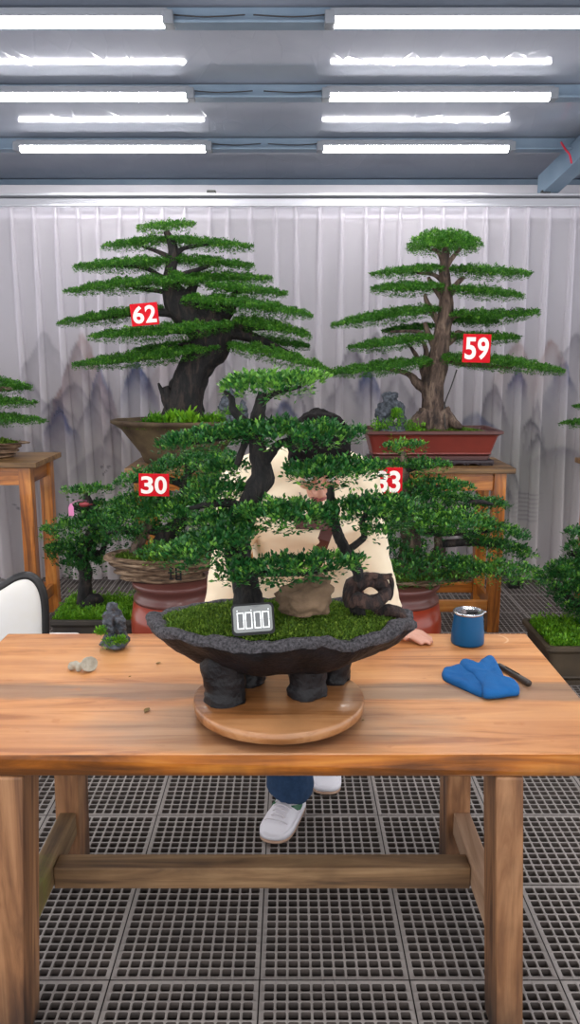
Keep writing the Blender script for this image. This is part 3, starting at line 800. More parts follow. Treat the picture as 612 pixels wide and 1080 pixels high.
# trunks
def main_trunks():
    m = MB()
    m.tube([near(266, 672, .0), near(264, 650, .0), near(262, 626), near(254, 594), near(250, 570), near(256, 547), near(268, 522, -.01), near(277, 502), near(274, 480), near(270, 455), near(274, 430), near(277, 414)],
           [.060, .043, .036, .030, .028, .027, .026, .024, .020, .017, .014, .010], 20, .35, 26, 6, 0, True, 3)
    for dx, dy in ((-26, 4), (-12, 8), (16, 6), (30, 3)):         # surface roots
        m.tube([near(264, 645, -.01), near(264+dx*.5, 655, -.03), near(264+dx, 664+dy*.3, -.05)], [.022, .014, .004], 10, .3, 30, 4, 0, True, dx)
    m.build('trunk', M['bark_black'], main)
    def br(pts, rad, n=9):
        b = MB(); b.tube(pts, rad, n, .3, 40, 5, 0, True, len(pts)); b.build('branch', M['bark_black'], main)
    br([near(268, 455), near(258, 444), near(246, 432), near(244, 420), near(236, 412)], [.012, .010, .009, .007, .004])
    br([near(274, 428), near(284, 418), near(298, 412), near(318, 408)], [.010, .008, .006, .003])
    br([near(268, 462), near(252, 458), near(222, 464), near(190, 470)], [.013, .010, .007, .003])
    br([near(264, 452), near(256, 474), near(250, 490)], [.010, .009, .008])
    br([near(276, 490), near(286, 478), near(300, 466, -.02), near(340, 464, -.03), near(370, 462, -.03)], [.014, .012, .009, .006, .003])
    br([near(258, 540), near(240, 530), near(200, 536, -.01)], [.016, .012, .004])
    br([near(252, 565), near(228, 574, -.03), near(190, 584, -.08)], [.016, .012, .004])
    br([near(262, 528), near(280, 540, -.03), near(310, 546, -.06), near(350, 545, -.08)], [.013, .010, .008, .005])
    br([near(246, 600), near(262, 604, -.04), near(310, 604, -.08), near(350, 600, -.09)], [.016, .012, .009, .004])
    # second stem on the right with its curled old root
    m = MB()
    m.tube([near(380, 652, .0), near(376, 640), near(374, 622), near(378, 605, -.02), near(370, 588, -.02), near(362, 575, -.02), near(356, 560, -.02), near(350, 535, -.03), near(349, 512, -.03)],
           [.020, .018, .016, .013, .014, .013, .011, .010, .008], 14, .35, 40, 6, 0, True, 8)
    m.tube([near(366, 580, -.02), near(374, 575, -.02), near(384, 566, -.02), near(382, 552, -.02), near(388, 538, -.02)], [.010, .009, .008, .007, .005], 10, .3, 40, 5)
    m.tube([near(352, 545, -.03), near(352, 530), near(345, 520)], [.014, .010, .005], 10, .3, 40, 5)
    m.build('trunk', M['bark_black'], main)
    m = MB()
    m.tube([near(372, 640, -.02), near(370, 622, -.01), near(380, 614, .0), near(394, 612, .01), (near(406, 622, .0)), near(402, 632, -.03), near(390, 636, -.04), near(378, 632, -.05), near(370, 638, -.04)],
           [.020, .020, .019, .018, .017, .017, .018, .017, .010], 16, .3, 30, 6, 0, True, 2)
    m.tube([near(396, 612, 0), near(408, 609, 0), near(413, 612, 0), near(413, 626, 0), near(411, 633, 0)], [.010, .006, .006, .006, .003], 9, .3, 50, 5)
    m.tube([near(376, 618, -.02), near(390, 608, -.01), near(404, 608, 0), near(414, 606, 0)], [.012, .010, .007, .003], 9, .3, 50, 5)
    m.tube([near(395, 648, .01), near(410, 644, .0), near(424, 650, .0), near(424, 658, -.0)], [.014, .016, .014, .008], 12, .3, 40, 5)
    m.build('curled_root', M['deadwood'], main)
main_trunks()
# foliage: ends in pixels, thickness in pixels, depth offset, extent towards the viewer
MAINPADS = [
    (236, 410, 343, 404, 27, .00, .15, .22, 1.0), (168, 474, 270, 455, 22, .00, .14, .0, 1.0), (250, 457, 383, 461, 28, -.03, .17, .0, .9),
    (300, 500, 404, 498, 28, -.06, .15, .0, 1.0), (252, 544, 352, 546, 30, -.08, .16, .04, 1.0), (336, 546, 426, 532, 28, -.05, .14, .0, .9),
    (232, 606, 382, 594, 26, -.11, .12, -.02, .9), (176, 590, 270, 566, 36, -.09, .16, .0, .9), (204, 556, 262, 552, 30, -.02, .14, -.03, 1.0),
    (196, 524, 262, 520, 26, .02, .12, -.02, 1.0), (384, 562, 412, 566, 16, -.05, .05, .0, 1.0), (212, 500, 262, 494, 16, .04, .08, .0, 1.0),
    (392, 548, 440, 540, 30, -.02, .10, .0, 1.0), (228, 612, 262, 612, 8, -.12, .04, .0, 1.0)]
for i, (x0, y0, x1, y1, th, dd, W, br_, sk) in enumerate(MAINPADS):
    pad(main, near(x0, y0, dd), near(x1, y1, dd), W*.88, th*.0020, .0145, 2.6, M['leaf_near'], br_, sk, 0, 9, i, 6, fat=.5, tips=.13)

# things in and on the bowl
p = near(324, 630, -.055)
m = MB(); m.ball((0, 0, 0), (.074, .045, .052), 40, 26, bump=.3, freq=7, seed=3)
for i, v in enumerate(m.v):
    q = Vector(v)
    if q.x > .03: q.x = .03+(q.x-.03)*.6
    if q.z > 0: q.x += q.z*.35
    q.z = max(q.z, -.04)
    m.v[i] = (p.x+q.x, p.y+q.y, p.z+q.z)
tag(m.build('stone', M['stone'], loc=(p.x, p.y, p.z-.04)), 'brown stone set in the moss between the two trunks', 'stone')

def timer():
    c = near(267, 653, -.135)
    t = thing('digital_timer', (c.x, c.y, c.z-.042), 'black digital timer showing zeros leaning in the moss', 'timer')
    k = mpp(c); W, H, D = 45*k, 33*k, .016
    R = Matrix.Rotation(math.radians(-20), 4, 'X')
    R = Matrix.Rotation(math.radians(-4.5), 4, 'Y') @ R
    B = Matrix.Translation(c) @ R
    def P(x, y, z): return B @ Vector((x, z, y))
    m = MB()
    bm = bmesh.new(); bmesh.ops.create_cube(bm, size=1)
    for v in bm.verts: v.co = Vector((v.co.x*W, v.co.y*D, v.co.z*H))
    bmesh.ops.bevel(bm, geom=[e for e in bm.edges if abs((e.verts[0].co-e.verts[1].co).y) > D*.9], offset=.010, segments=5, affect='EDGES', profile=.5)
    m.bm(bm, B); m.build('body', M['black'], t)
    m = MB()
    bm = bmesh.new(); bmesh.ops.create_cube(bm, size=1)
    for v in bm.verts: v.co = Vector((v.co.x*W*.91, -D/2+v.co.y*.002, v.co.z*H*.84+.001))
    bmesh.ops.bevel(bm, geom=[e for e in bm.edges if abs((e.verts[0].co-e.verts[1].co).y) > .0015], offset=.008, segments=4, affect='EDGES', profile=.5)
    m.bm(bm, B); scr = m.build('screen', M['screen'], t)
    dw, dh, th = .150*W, .30*W*1.28, .0021
    def seg(m, x0, z0, x1, z1):
        yy = -D/2-.0013
        m.box(B @ Vector(((x0+x1)/2, yy, (z0+z1)/2)), (abs(x1-x0), .0008, abs(z1-z0)), 0, R)
    for i, cx in enumerate((-.285, -.095, .115, .305)):
        cx *= W; m = MB()
        hw, hh = dw*.54, dh*.5; cz = -.0025
        seg(m, cx-hw, cz+hh-th, cx+hw, cz+hh); seg(m, cx-hw, cz-hh, cx+hw, cz-hh+th)
        for s in (-1, 1):
            xa = cx+s*hw-(th if s > 0 else 0)
            seg(m, xa, cz+th*.2, xa+th, cz+hh-th*.4); seg(m, xa, cz-hh+th*.4, xa+th, cz-th*.2)
        if i in (0, 1, 3):
            xa = cx+(-hw if i == 0 else hw*.7 if i == 1 else hw*.75)
            seg(m, xa, cz+hh+.003, xa+.002, cz+hh+.0055)
        m.build('digit', M['digit'], t)
        m = MB(); 
        bm_ = B @ Vector((cx, -D/2-.0011, cz)); m.box(bm_, (hw*1.25, .0006, dh*.78), 0, R); m.build('digit_ghost', M['digit_off'], t)
    m = MB(); yy = -D/2-.0014
    m.add([B @ Vector((-.012+.004, yy, H*.42)), B @ Vector((.02+.004, yy, H*.42)), B @ Vector((.008, yy, H*.36))], [(0, 1, 2)], 0, False)
    m.build('screen_notch', M['digit_off'], t)
timer()

# ------------------------------------------------------------------ small things on the table
def tumbler():
    c = atz(493, 678, TZ)
    t = thing('tumbler', (c.x, c.y, TZ), 'blue steel tumbler with a clear lid near the table back edge', 'tumbler')
    h = .098
    m = MB(); m.lathe((c.x, c.y, TZ), [(.046, .001), (.0505, .003), (.0515, .010), (.050, .04), (.047, .07), (.0445, h-.004), (.044, h)], 56); m.build('body', M['blue_cup'], t)
    m = MB(); m.lathe((c.x, c.y, TZ), [(.0465, h), (.0478, h+.002), (.0478, h+.006), (.046, h+.008), (.040, h+.008), (.038, h+.004), (.02, h+.0042), (0.001, h+.0042)], 56, cap=True); lid = m.build('lid', M['steel'], t)
    m = MB(); m.box((c.x+.010, c.y-.005, TZ+h+.0075), (.034, .016, .006), .002); m.build('slider', M['black_frame'], lid)
    m = MB(); m.box((c.x+.048, c.y, TZ+h+.004), (.012, .016, .006), .002); m.build('lid_tab', M['steel'], lid)
    m = MB(); m.lathe((c.x, c.y, TZ), [(.0468, 0), (.0475, .0015), (.046, .0025)], 48); m.build('base_ring', M['black'], t)
tumbler()

def pillow(m, pts, z, h, seed=0, rings=(1, 1.0, .97, .9, .78, .6, .4, .2, .06)):
    P, _ = smooth_path([p for p in pts]+[pts[0]], 1.0, 5); P = P[:-1]
    n = len(P); c = sum(P, Vector((0, 0, 0)))/n
    V, F = [], []
    for j, r in enumerate(rings):
        f = (0, .45, .75, .92, 1.0, 1, 1, .98, .98)[j]
        for p in P:
            q = c + (p-c)*r
            w = .18*noise.noise(Vector((q.x*26+seed, q.y*26, 3))) + .12*noise.noise(Vector((q.x*60, q.y*60, seed)))
            V.append((q.x, q.y, z + h*f*(1+w if j > 1 else 1)))
    for j in range(len(rings)-1):
        for k in range(n): F.append((j*n+k, j*n+(k+1) % n, (j+1)*n+(k+1) % n, (j+1)*n+k))
    F.append(tuple(range(n-1, -1, -1))); F.append(tuple((len(rings)-1)*n+k for k in range(n)))
    m.add(V, F)
def C6(x, y, z=TZ): return atz(440+x/4.371, 630+y/4.371, z)
m = MB()
pillow(m, [C6(*q) for q in ((114, 362), (126, 342), (160, 335), (200, 328), (245, 352), (296, 405), (312, 450), (296, 462), (240, 440), (180, 412), (126, 386))], TZ+.0005, .017, 2)
pillow(m, [C6(*q, TZ+.006) for q in ((196, 316), (212, 304), (245, 312), (276, 322), (300, 304), (326, 288), (352, 296), (378, 340), (404, 388), (422, 408), (452, 410), (472, 430), (466, 452), (420, 458), (370, 466), (306, 464), (296, 420), (256, 374), (212, 340))], TZ+.006, .020, 9)
tag(m.build('cloth', M['blue_cloth'], loc=C6(300, 390)), 'folded bright blue cloth lying on the table beside the tumbler', 'cloth')

def knife():
    a, b = C6(366, 306, TZ+.008), C6(515, 396, TZ+.009)
    t = thing('utility_knife', ((a.x+b.x)/2, (a.y+b.y)/2, TZ), 'dark bronze knife handle with a yellow tip lying by the blue cloth', 'knife')
    d = (b-a).normalized()
    m = MB(); m.tube([a+d*.012, a+d*.02, a.lerp(b, .5), b-d*.004, b], [.0062, .0075, .0085, .0092, .0078], 20, sub=3); m.build('barrel', M['knife'], t)
    m = MB(); m.tube([a-d*.002, a+d*.012], [.0045, .0062], 16, sub=1); m.build('tip', M['yellow'], t)
    m = MB(); q = a.lerp(b, .5); m.tube([a.lerp(b, .3)+Vector((0, 0, .0078)), a.lerp(b, .72)+Vector((0, 0, .0088))], .0022, 8, sub=1); m.build('slide', M['black'], t)
    m = MB(); m.tube([b-d*.0005, b+d*.001], [.0074, .0068], 16, sub=1); m.build('end_cap', M['black'], t)
knife()

def grey_bit():
    c = atz(86, 708, TZ); k = .0027
    m = MB()
    cz = TZ+.022
    dir_ = Vector((.62, -.55, .42)).normalized()
    q = dir_.to_track_quat('Z', 'Y').to_matrix().to_4x4()
    m.lathe((c.x+.026, c.y-.004, cz+.003), [(.012, -.024), (.017, -.016), (.0265, -.005), (.0275, 0)], 28, sx=1, sy=.8, rot=q.to_3x3(), fn=None)
    m.tube([(c.x-.034, c.y+.01, cz-.006), (c.x-.02, c.y+.006, cz-.004), (c.x-.004, c.y+.002, cz-.004), (c.x+.014, c.y, cz)], [.008, .012, .009, .016], 14, .2, 60, 4)
    m.ball((c.x-.03, c.y+.006, cz-.010), (.011, .010, .010), 14, 10); m.ball((c.x-.008, c.y-.002, cz-.011), (.009, .009, .010), 14, 10)
    fuse('stone_chip', m, M['grey_bit'], .0022, 3, loc=(c.x, c.y, TZ), bump=.0012, freq=70)
    o = COL.objects['stone_chip']; tag(o, 'small grey knobbly stone chip with a flat oval face on the table', 'stone')
    lo = min(v.co.z for v in o.data.vertices); o.location.z -= lo
grey_bit()

def scholar_rock(base, W, H, label, detail=.0045, seed=0, plants=(), name='rock_ornament', arch=True):
    """a weathered miniature crag with a cave in it"""
    t = thing(name, base, label, 'rock ornament', 'miniature rock ornaments')
    m = MB(); B = Vector(base); r = random.Random(seed)
    def b(x, z, rx, rz, y=0): m.ball(B+Vector((x*W, y*W, z*H)), (rx*W, rx*W*.8, rz*H), 14, 10, bump=.5, freq=7, seed=r.uniform(0, 9))
    b(0, .06, .46, .10); b(-.18, .1, .3, .12); b(.22, .1, .28, .12, .05); b(.05, .07, .36, .1, -.25)
    if arch:
        for z in (.2, .32, .45, .58, .7): b(-.2+.03*math.sin(z*9), z, .22, .12); 
        for z in (.2, .32, .45, .58): b(.3-.05*z, z, .13, .11)
        for x, z in ((.2, .66), (.08, .76), (-.06, .84), (-.12, .92), (.12, .7), (-.02, .9)): b(x, z, .17, .1)
        b(-.02, .3, .1, .2, .22); b(.05, .5, .14, .2, .24)
    else:
        for z, rr in ((.2, .3), (.35, .27), (.5, .22), (.65, .2), (.8, .14), (.92, .08)): b(-.12+.06*math.sin(z*11), z, rr, .14)
        for z, rr in ((.15, .2), (.3, .17), (.45, .1)): b(.34, z, rr, .12)
        b(.15, .2, .2, .12)
    o = fuse('crag', m, M['scholar'], detail, 1, parent=t, bump=detail*1.6, freq=1/(detail*5))
    lo = min(v.co.z for v in o.data.vertices)
    for v in o.data.vertices: v.co.z -= lo*max(0, 1-v.co.z/(H*.5)) if v.co.z < H*.5 else 0
    for x, z, s in plants:
        def fn(rng, n, x=x, z=z, s=s):
            u = np.clip(rng.normal(size=(n, 3)), -1.6, 1.6)*np.array([s*W, s*W*.5, s*W*.7])*.8
            return u + np.array([B.x+x*W, B.y-.34*W, B.z+z*H])
        turf(t, 'green_plant', fn, 75, .055*W+.004, M['lime'], int(x*50)+9, bright=-.25)
    return t
b0 = atz(122, 683, TZ)
scholar_rock((b0.x, b0.y, TZ), .086, .145, 'black miniature rock with a cave standing on the wooden table', .0035, 4, ((-.05, .14, .22), (.25, .2, .16), (-.42, .4, .12)))

def dry_leaf(px, py, s, ang, label):
    p = atz(px, py, TZ+.001); m = MB()
    V = []; 
    for j in range(7):
        q = j/6; w = s*.3*math.sin(PI*min(1, q*.95+.02))
        for k in (-1, 0, 1):
            x, y = (q-.5)*s, k*w
            V.append((p.x+x*math.cos(ang)-y*math.sin(ang), p.y+x*math.sin(ang)+y*math.cos(ang), TZ+.0015+abs(k)*w*.5+s*.28*(q-.3)**2))
    F = []
    for j in range(6):
        for k in range(2): a = j*3+k; F.append((a, a+1, a+4, a+3))
    m.add(V, F); o = m.build('dry_leaf', M['dry_leaf'], loc=(p.x, p.y, TZ)); 
    sm = o.modifiers.new('s', 'SOLIDIFY'); sm.thickness = .0006
    tag(o, label, 'leaf', 'dry leaves fallen on the table')
dry_leaf(155, 750, .024, 1.2, 'curled dry leaf lying before the turntable on the grey patch')
dry_leaf(167, 700, .015, .3, 'tiny dry leaf on the table under the bowl left overhang')
dry_leaf(137, 714, .008, .5, 'speck of dry leaf on the table behind the grey plank')
dry_leaf(383, 760, .008, .5, 'speck of dry leaf on the table beside the turntable')

# ------------------------------------------------------------------ chair behind the table
def chair():
    D = 2.86
    P = lambda x, y: at(x, y, D)
    outer = [(46, 720), (47, 690), (47.5, 660), (46, 632), (41, 616), (32, 608), (20, 609), (6, 617), (-14, 630), (-36, 652), (-50, 690), (-54, 725)]
    c = P(-2, 690)
    t = thing('chair', (c.x, D+.1, 0), 'white padded chair with a rounded black back frame behind the table', 'chair')
    pts = [P(*q) for q in outer]
    m = MB(); m.tube([p+Vector((0, 0, 0)) for p in pts]+[pts[0]], .017, 12, sub=5, cap=False); m.build('back_frame', M['black_frame'], t)
    m = MB()
    PP, _ = smooth_path(pts+[pts[0]], 1.0, 4); PP = PP[:-1]; n = len(PP); cc = sum(PP, Vector())/n
    V, F = [], []
    rings = [(1.0, .012), (.985, -.004), (.94, -.016), (.8, -.026), (.5, -.032), (.2, -.034), (.02, -.034)]
    for r, y in rings:
        for p in PP: q = cc+(p-cc)*r; V.append((q.x, D+y, q.z))
    for j in range(len(rings)-1):
        for k in range(n): F.append((j*n+k, j*n+(k+1) % n, (j+1)*n+(k+1) % n, (j+1)*n+k))
    F.append(tuple(range(n-1, -1, -1))); F.append(tuple((len(rings)-1)*n+k for k in range(n)))
    m.add(V, F); m.build('backrest', M['white_pad'], t)
    x0, x1 = min(p.x for p in pts), max(p.x for p in pts); xm = (x0+x1)/2; w = x1-x0
    m = MB(); m.box((xm, D+.20, .44), (w+.04, .46, .07), .025, seg=4); m.build('seat', M['white_pad'], t)
    m = MB(); m.box((xm, D+.20, .392), (w+.02, .44, .03), .004); m.build('seat_frame', M['black_frame'], t)
    for sx in (-1, 1):
        m = MB(); m.tube([(xm+sx*(w/2-.12), D+.02, 0), (xm+sx*(w/2-.06), D+.01, .4), (xm+sx*(w/2-.012), D, .60)], [.014, .018, .016], 10); m.build('leg', M['black_frame'], t)
        m = MB(); m.tube([(xm+sx*(w/2-.12), D+.40, 0), (xm+sx*(w/2-.06), D+.38, .39)], [.013, .018], 10); m.build('leg', M['black_frame'], t)
        ap = P(-4, 622) if sx < 0 else None
    m = MB(); m.tube([P(8, 618)+Vector((0, -.0, 0)), P(0, 622)+Vector((-.03, .1, -.01)), P(-20, 640)+Vector((-.02, .26, -.02)), P(-26, 690)+Vector((0, .34, -.02)), Vector((xm-w/2, D+.36, .42))], [.02, .022, .02, .017, .016], 12); m.build('armrest', M['black_frame'], t)
chair()

# ------------------------------------------------------------------ display stands
SD0, SD1 = 4.58, 5.10                 # front and back of the tall stands
def stand(x0, x1, zt, label, rails=True):
    xm, ym = (x0+x1)/2, (SD0+SD1)/2
    t = thing('display_stand', (xm, ym, 0), label, 'stand', 'wooden display stands')
    m = MB(); m.box((xm, ym, zt-.016), (x1-x0, SD1-SD0, .032), .004); m.build('stand_top', M['stand_top'], t)
    w = .072; ix = .045; H = zt-.0325
    for sx in (x0+ix+w/2, x1-ix-w/2):
        for sy in (SD0+.03+w/2, SD1-.03-w/2):
            m = MB(); m.box((sx, sy, H/2), (w, w, H), .004); m.build('leg', M['stand_wood'], t)
    for sy in (SD0+.03+.03, SD1-.03-.03):
        m = MB(); m.box((xm, sy, H-.055), (x1-x0-2*ix-2*w, .03, .10), .003); m.build('apron', M['stand_rail'], t)
        m = MB(); m.box((xm, sy, .16), (x1-x0-2*ix-2*w, .03, .07), .003); m.build('stretcher', M['stand_rail'], t)
    for sx in (x0+ix+w/2, x1-ix-w/2):
        m = MB(); m.box((sx, ym, H-.055), (.03, SD1-SD0-.06-2*w, .10), .003); m.build('apron', M['stand_rail_side'], t)
        m = MB(); m.box((sx, ym, .16), (.03, SD1-SD0-.06-2*w, .07), .003); m.build('stretcher', M['stand_rail_side'], t)
    return t
M['stand_rail'] = wood('stand_rail', S(122, 66, 22), S(190, 112, 40), S(214, 142, 66), 'x', .35, coat=.25, dark=.5)
M['stand_rail_side'] = wood('stand_rail_side', S(112, 60, 22), S(176, 104, 40), S(200, 132, 62), 'y', .35, coat=.25, dark=.5)
ZS = at(480, 494, SD0).z
xr = at(545, 494, SD0).x; xl0 = at(131, 492, SD0).x; xe = at(38, 489, SD0).x
ZL = at(20, 488, SD0).z
stand(xr-.92, xr, ZS, 'tall wooden stand carrying the red tray bonsai number 59')
stand(xl0, xl0+.84, ZS, 'tall wooden stand carrying the round pot bonsai number 62')
stand(xe-.95, xe, ZL, 'tall wooden stand at the left edge carrying a rock pot bonsai')
stand(at(612, 470, SD0).x+.16, at(612, 470, SD0).x+1.0, ZS, 'tall wooden stand past the right edge under a partly seen bonsai')

# ------------------------------------------------------------------ background bonsai
def number_card(txt, px, py, d, wpx, hpx, rot, label, skew=.8, size=1.0):
    c = at(px, py, d); k = mpp(c); W, H = wpx*k, hpx*k
    t = thing('number_card', c, label, 'number card', 'red number cards')
    R = Matrix.Translation(c) @ Matrix.Rotation(math.radians(rot), 4, 'Y')
    m = MB(); m.box((0, 0, 0), (W, .004, H), .001, seg=1); m.v = [R @ Vector(v) for v in m.v]; m.build('card', M['red'], t)
    for i, ch in enumerate(txt):
        cu = bpy.data.curves.new('digit', 'FONT'); cu.body = ch; cu.size = H*1.12*size; cu.extrude = .0008; cu.offset = H*.028; cu.align_x = 'CENTER'
        ob = bpy.data.objects.new('tmp', cu); COL.objects.link(ob)
        me = bpy.data.meshes.new_from_object(ob.evaluated_get(bpy.context.evaluated_depsgraph_get()))
        bpy.data.objects.remove(ob)
        zs = [v.co.z*0+v.co.y for v in me.vertices]; xs = [v.co.x for v in me.vertices]
        zc, xc = (max(zs)+min(zs))/2, (max(xs)+min(xs))/2; hh = max(zs)-min(zs); ww = max(xs)-min(xs)
        fx = W*.40/ww; fz = H*.78/hh
        cx = (-.225 if i == 0 else .225)*W
        for v in me.vertices: v.co = R @ Vector((cx+(v.co.x-xc)*fx, -.0028-v.co.z, (v.co.y-zc)*fz))
        me.materials.clear(); me.materials.append(M['white_digit'])
        link('digit', me, t)
    # a thin wire hook holding the card to the tree
    m = MB(); m.tube([R @ Vector((0, .003, H*.45)), R @ Vector((0, .03, H*.52)), R @ Vector((.0, .08, H*.35))], .0016, 5); m.build('hook', M['wire'], t)
    return t

def trunk(parent, pts, radii, d, mat, dds=None, n=18, bmp=.3, freq=9, name='trunk', seed=1):
    P = [at(x, y, d+(dds[i] if dds else 0)) for i, (x, y) in enumerate(pts)]
    R = [r*mpp(p) for r, p in zip(radii, P)]
    m = MB(); m.tube(P, R, n, bmp, freq, 5, 0, True, seed); return m.build(name, mat, parent)
def limb(parent, pts, radii, d, mat, dd=0, n=9, name='branch', bmp=.25, freq=18):
    P = [at(x, y, d+(dd*i/(len(pts)-1))) for i, (x, y) in enumerate(pts)]
    radii = np.interp(np.linspace(0, 1, len(P)), np.linspace(0, 1, len(radii)), radii)
    R = [float(r)*mpp(p) for r, p in zip(radii, P)]
    m = MB(); m.tube(P, R, n, bmp, freq, 4, 0, True, len(pts)*3); return m.build(name, mat, parent)
def pads(parent, lst, d, leaf, mat, dens=1.0, seed=0, lump=12, fat=.6, bright=0., tips=.12, per=6, upright=.45):
    for i, q in enumerate(lst):
        x0, y0, x1, y1, th, dd, W = q[:7]; sk = q[7] if len(q) > 7 else 1; br = q[8] if len(q) > 8 else 0; sag = q[9] if len(q) > 9 else 0
        a, b = at(x0, y0, d+dd), at(x1, y1, d+dd)
        pad(parent, a, b, W, th*mpp(a), leaf, dens, mat, bright+br, sk, sag*mpp(a), lump, seed+i, per, fat=fat, tips=tips, upright=upright)

# --- 62: twisting trunk in a round mossy pot
D6 = (SD0+SD1)/2
pc = at(191, 446, D6); rim_r = 74*mpp(pc); RZ = at(191, 446, D6-rim_r*.62).z
b62 = thing('potted_bonsai', (pc.x, D6, ZS), 'layered bonsai with twisting dark trunk in a wide round pot behind card 62', 'bonsai', 'bonsai on display')
hh = RZ-ZS
m = MB()
fb = lambda p, a, r, z: p*(1) + Vector((.006*noise.noise(Vector((p.x*6, p.y*6, z*8))), 0, .004*noise.noise(Vector((p.x*9, p.y*9, 1)))))
m.lathe((pc.x, D6, ZS), [(rim_r*.50, 0), (rim_r*.54, .008), (rim_r*.60, hh*.25), (rim_r*.84, hh*.78), (rim_r*.93, hh*.88), (rim_r*.965, hh*.90), (rim_r, hh*.93), (rim_r, hh*.985), (rim_r*.985, hh), (rim_r*.95, hh), (rim_r*.94, hh*.93), (rim_r*.2, hh*.80)], 72, 1, .62, fn=fb)
m.build('round_pot', M['pot_bowl'], b62)
def disc_moss(parent, cx, cy, rx, ry, z, n, leaf, mat, seed, h=.03, br=0., per=5):
    def fn(rng, n):
        a = rng.uniform(0, 2*PI, n); r = np.sqrt(rng.uniform(0, 1, n))
        return np.stack([cx+rx*r*np.cos(a), cy+ry*r*np.sin(a), z+h*(1-r*r)], 1)
    return turf(parent, 'moss', fn, n, leaf, mat, seed, per, br)
disc_moss(b62, pc.x, D6, rim_r*.90, rim_r*.56, RZ-.045, 7000, .010, M['moss'], 4, .025)
trunk(b62, [(192, 452), (193, 440), (194, 420), (199, 400), (206, 384), (214, 372), (222, 360), (219, 347), (206, 334), (190, 320), (181, 303), (180, 285), (183, 268), (180, 254), (175, 244)],
      [27, 23, 19.5, 18, 17, 18, 21, 24, 22, 16, 10, 6.5, 5.5, 4.5, 3], D6, M['bark_dark'], [0]*15, 24, .28, 7, seed=4)
limb(b62, [(186, 436), (178, 420), (173, 408)], [10, 8, 4], D6-.05, M['bark_dark'])
limb(b62, [(182, 438), (172, 416), (167, 404)], [4, 3, 1], D6-.07, M['bark_dark'])
for pts, r in (([(220, 352), (236, 350), (255, 352), (290, 366), (330, 386)], [15, 10, 7, 4, 1.5]), ([(226, 345), (234, 330), (240, 318), (262, 322)], [10, 8, 4, 2]), ([(238, 336), (246, 322), (247, 310), (256, 306)], [6, 4, 3, 2]),
               ([(214, 345), (212, 328), (204, 312), (208, 298)], [6, 5, 3.5, 2]), ([(196, 326), (186, 316), (174, 308), (140, 304)], [5, 4, 3, 1.5]), ([(183, 300), (170, 292), (150, 282), (112, 280)], [4, 3, 2, 1]),
               ([(185, 296), (198, 288), (222, 280)], [4, 3, 1.5]), ([(182, 276), (172, 268), (150, 260)], [4, 2.5, 1]), ([(183, 272), (194, 262), (220, 258)], [4, 2.5, 1]), ([(206, 348), (180, 348), (150, 352)], [6, 4, 2]),
               ([(210, 368), (190, 368), (150, 376), (110, 382)], [8, 6, 4, 2]), ([(202, 330), (180, 330), (150, 330), (90, 338)], [8, 5, 3, 1]), ([(190, 316), (200, 305), (206, 294)], [4, 3, 2]), ([(232, 352), (250, 344), (290, 346)], [9, 6, 2])):
    limb(b62, pts, r, D6, M['bark_dark'], 0)
pads(b62, [(145, 243, 206, 238, 13, 0, .20, .9, .08), (108, 262, 184, 254, 12, .05, .26, 1.25), (176, 254, 268, 263, 12, .02, .26, .8), (78, 284, 182, 277, 13, 0, .34, 1.2), (174, 274, 268, 283, 13, .06, .32, .8),
           (69, 310, 216, 298, 15, -.06, .36, 1.25, 0, 3), (183, 294, 287, 296, 13, .1, .34, .85), (217, 303, 303, 312, 13, -.08, .28, .85), (62, 343, 172, 326, 13, .04, .36, 1.2), (192, 318, 329, 335, 16, -.1, .42, .8, 0, 3),
           (95, 357, 246, 345, 17, -.16, .38, 1.1), (246, 340, 328, 357, 18, -.06, .34, .85, .05, 2), (240, 356, 326, 367, 12, .14, .3, .9, -.16), (142, 371, 236, 362, 11, .14, .34, 1.1, -.12),
           (78, 387, 231, 369, 16, -.1, .40, 1.15), (241, 367, 347, 392, 16, -.1, .34, .85, .04, 3), (200, 343, 250, 346, 12, .1, .3, 1, -.1), (176, 286, 206, 300, 8, .0, .2, 1)],
     D6, .0115, M['leaf_far'], 1.35, 100, 14, .5)
disc_moss(b62, at(196, 436, D6).x, D6-rim_r*.42, .10, .04, RZ-.03, 26, .05, M['lime'], 9, .03, -.05, 8)
disc_moss(b62, at(228, 436, D6).x, D6-rim_r*.40, .10, .04, RZ-.03, 30, .035, M['lime'], 12, .03, -.25, 8)
disc_moss(b62, at(168, 436, D6).x, D6-rim_r*.40, .07, .04, RZ-.03, 18, .04, M['lime'], 14, .03, -.4, 8)
scholar_rock((at(245, 440, D6-.16).x, D6-.16, RZ-.015), .17, .25, 'dark miniature crag standing in the round pot of bonsai 62', .008, 2, ((.1, .25, .25), (-.3, .15, .22)), arch=False)
number_card('62', 152.5, 331.5, D6-.36, 29, 23, -5, 'red card with white number 62 hung on the bonsai with twisting trunk')

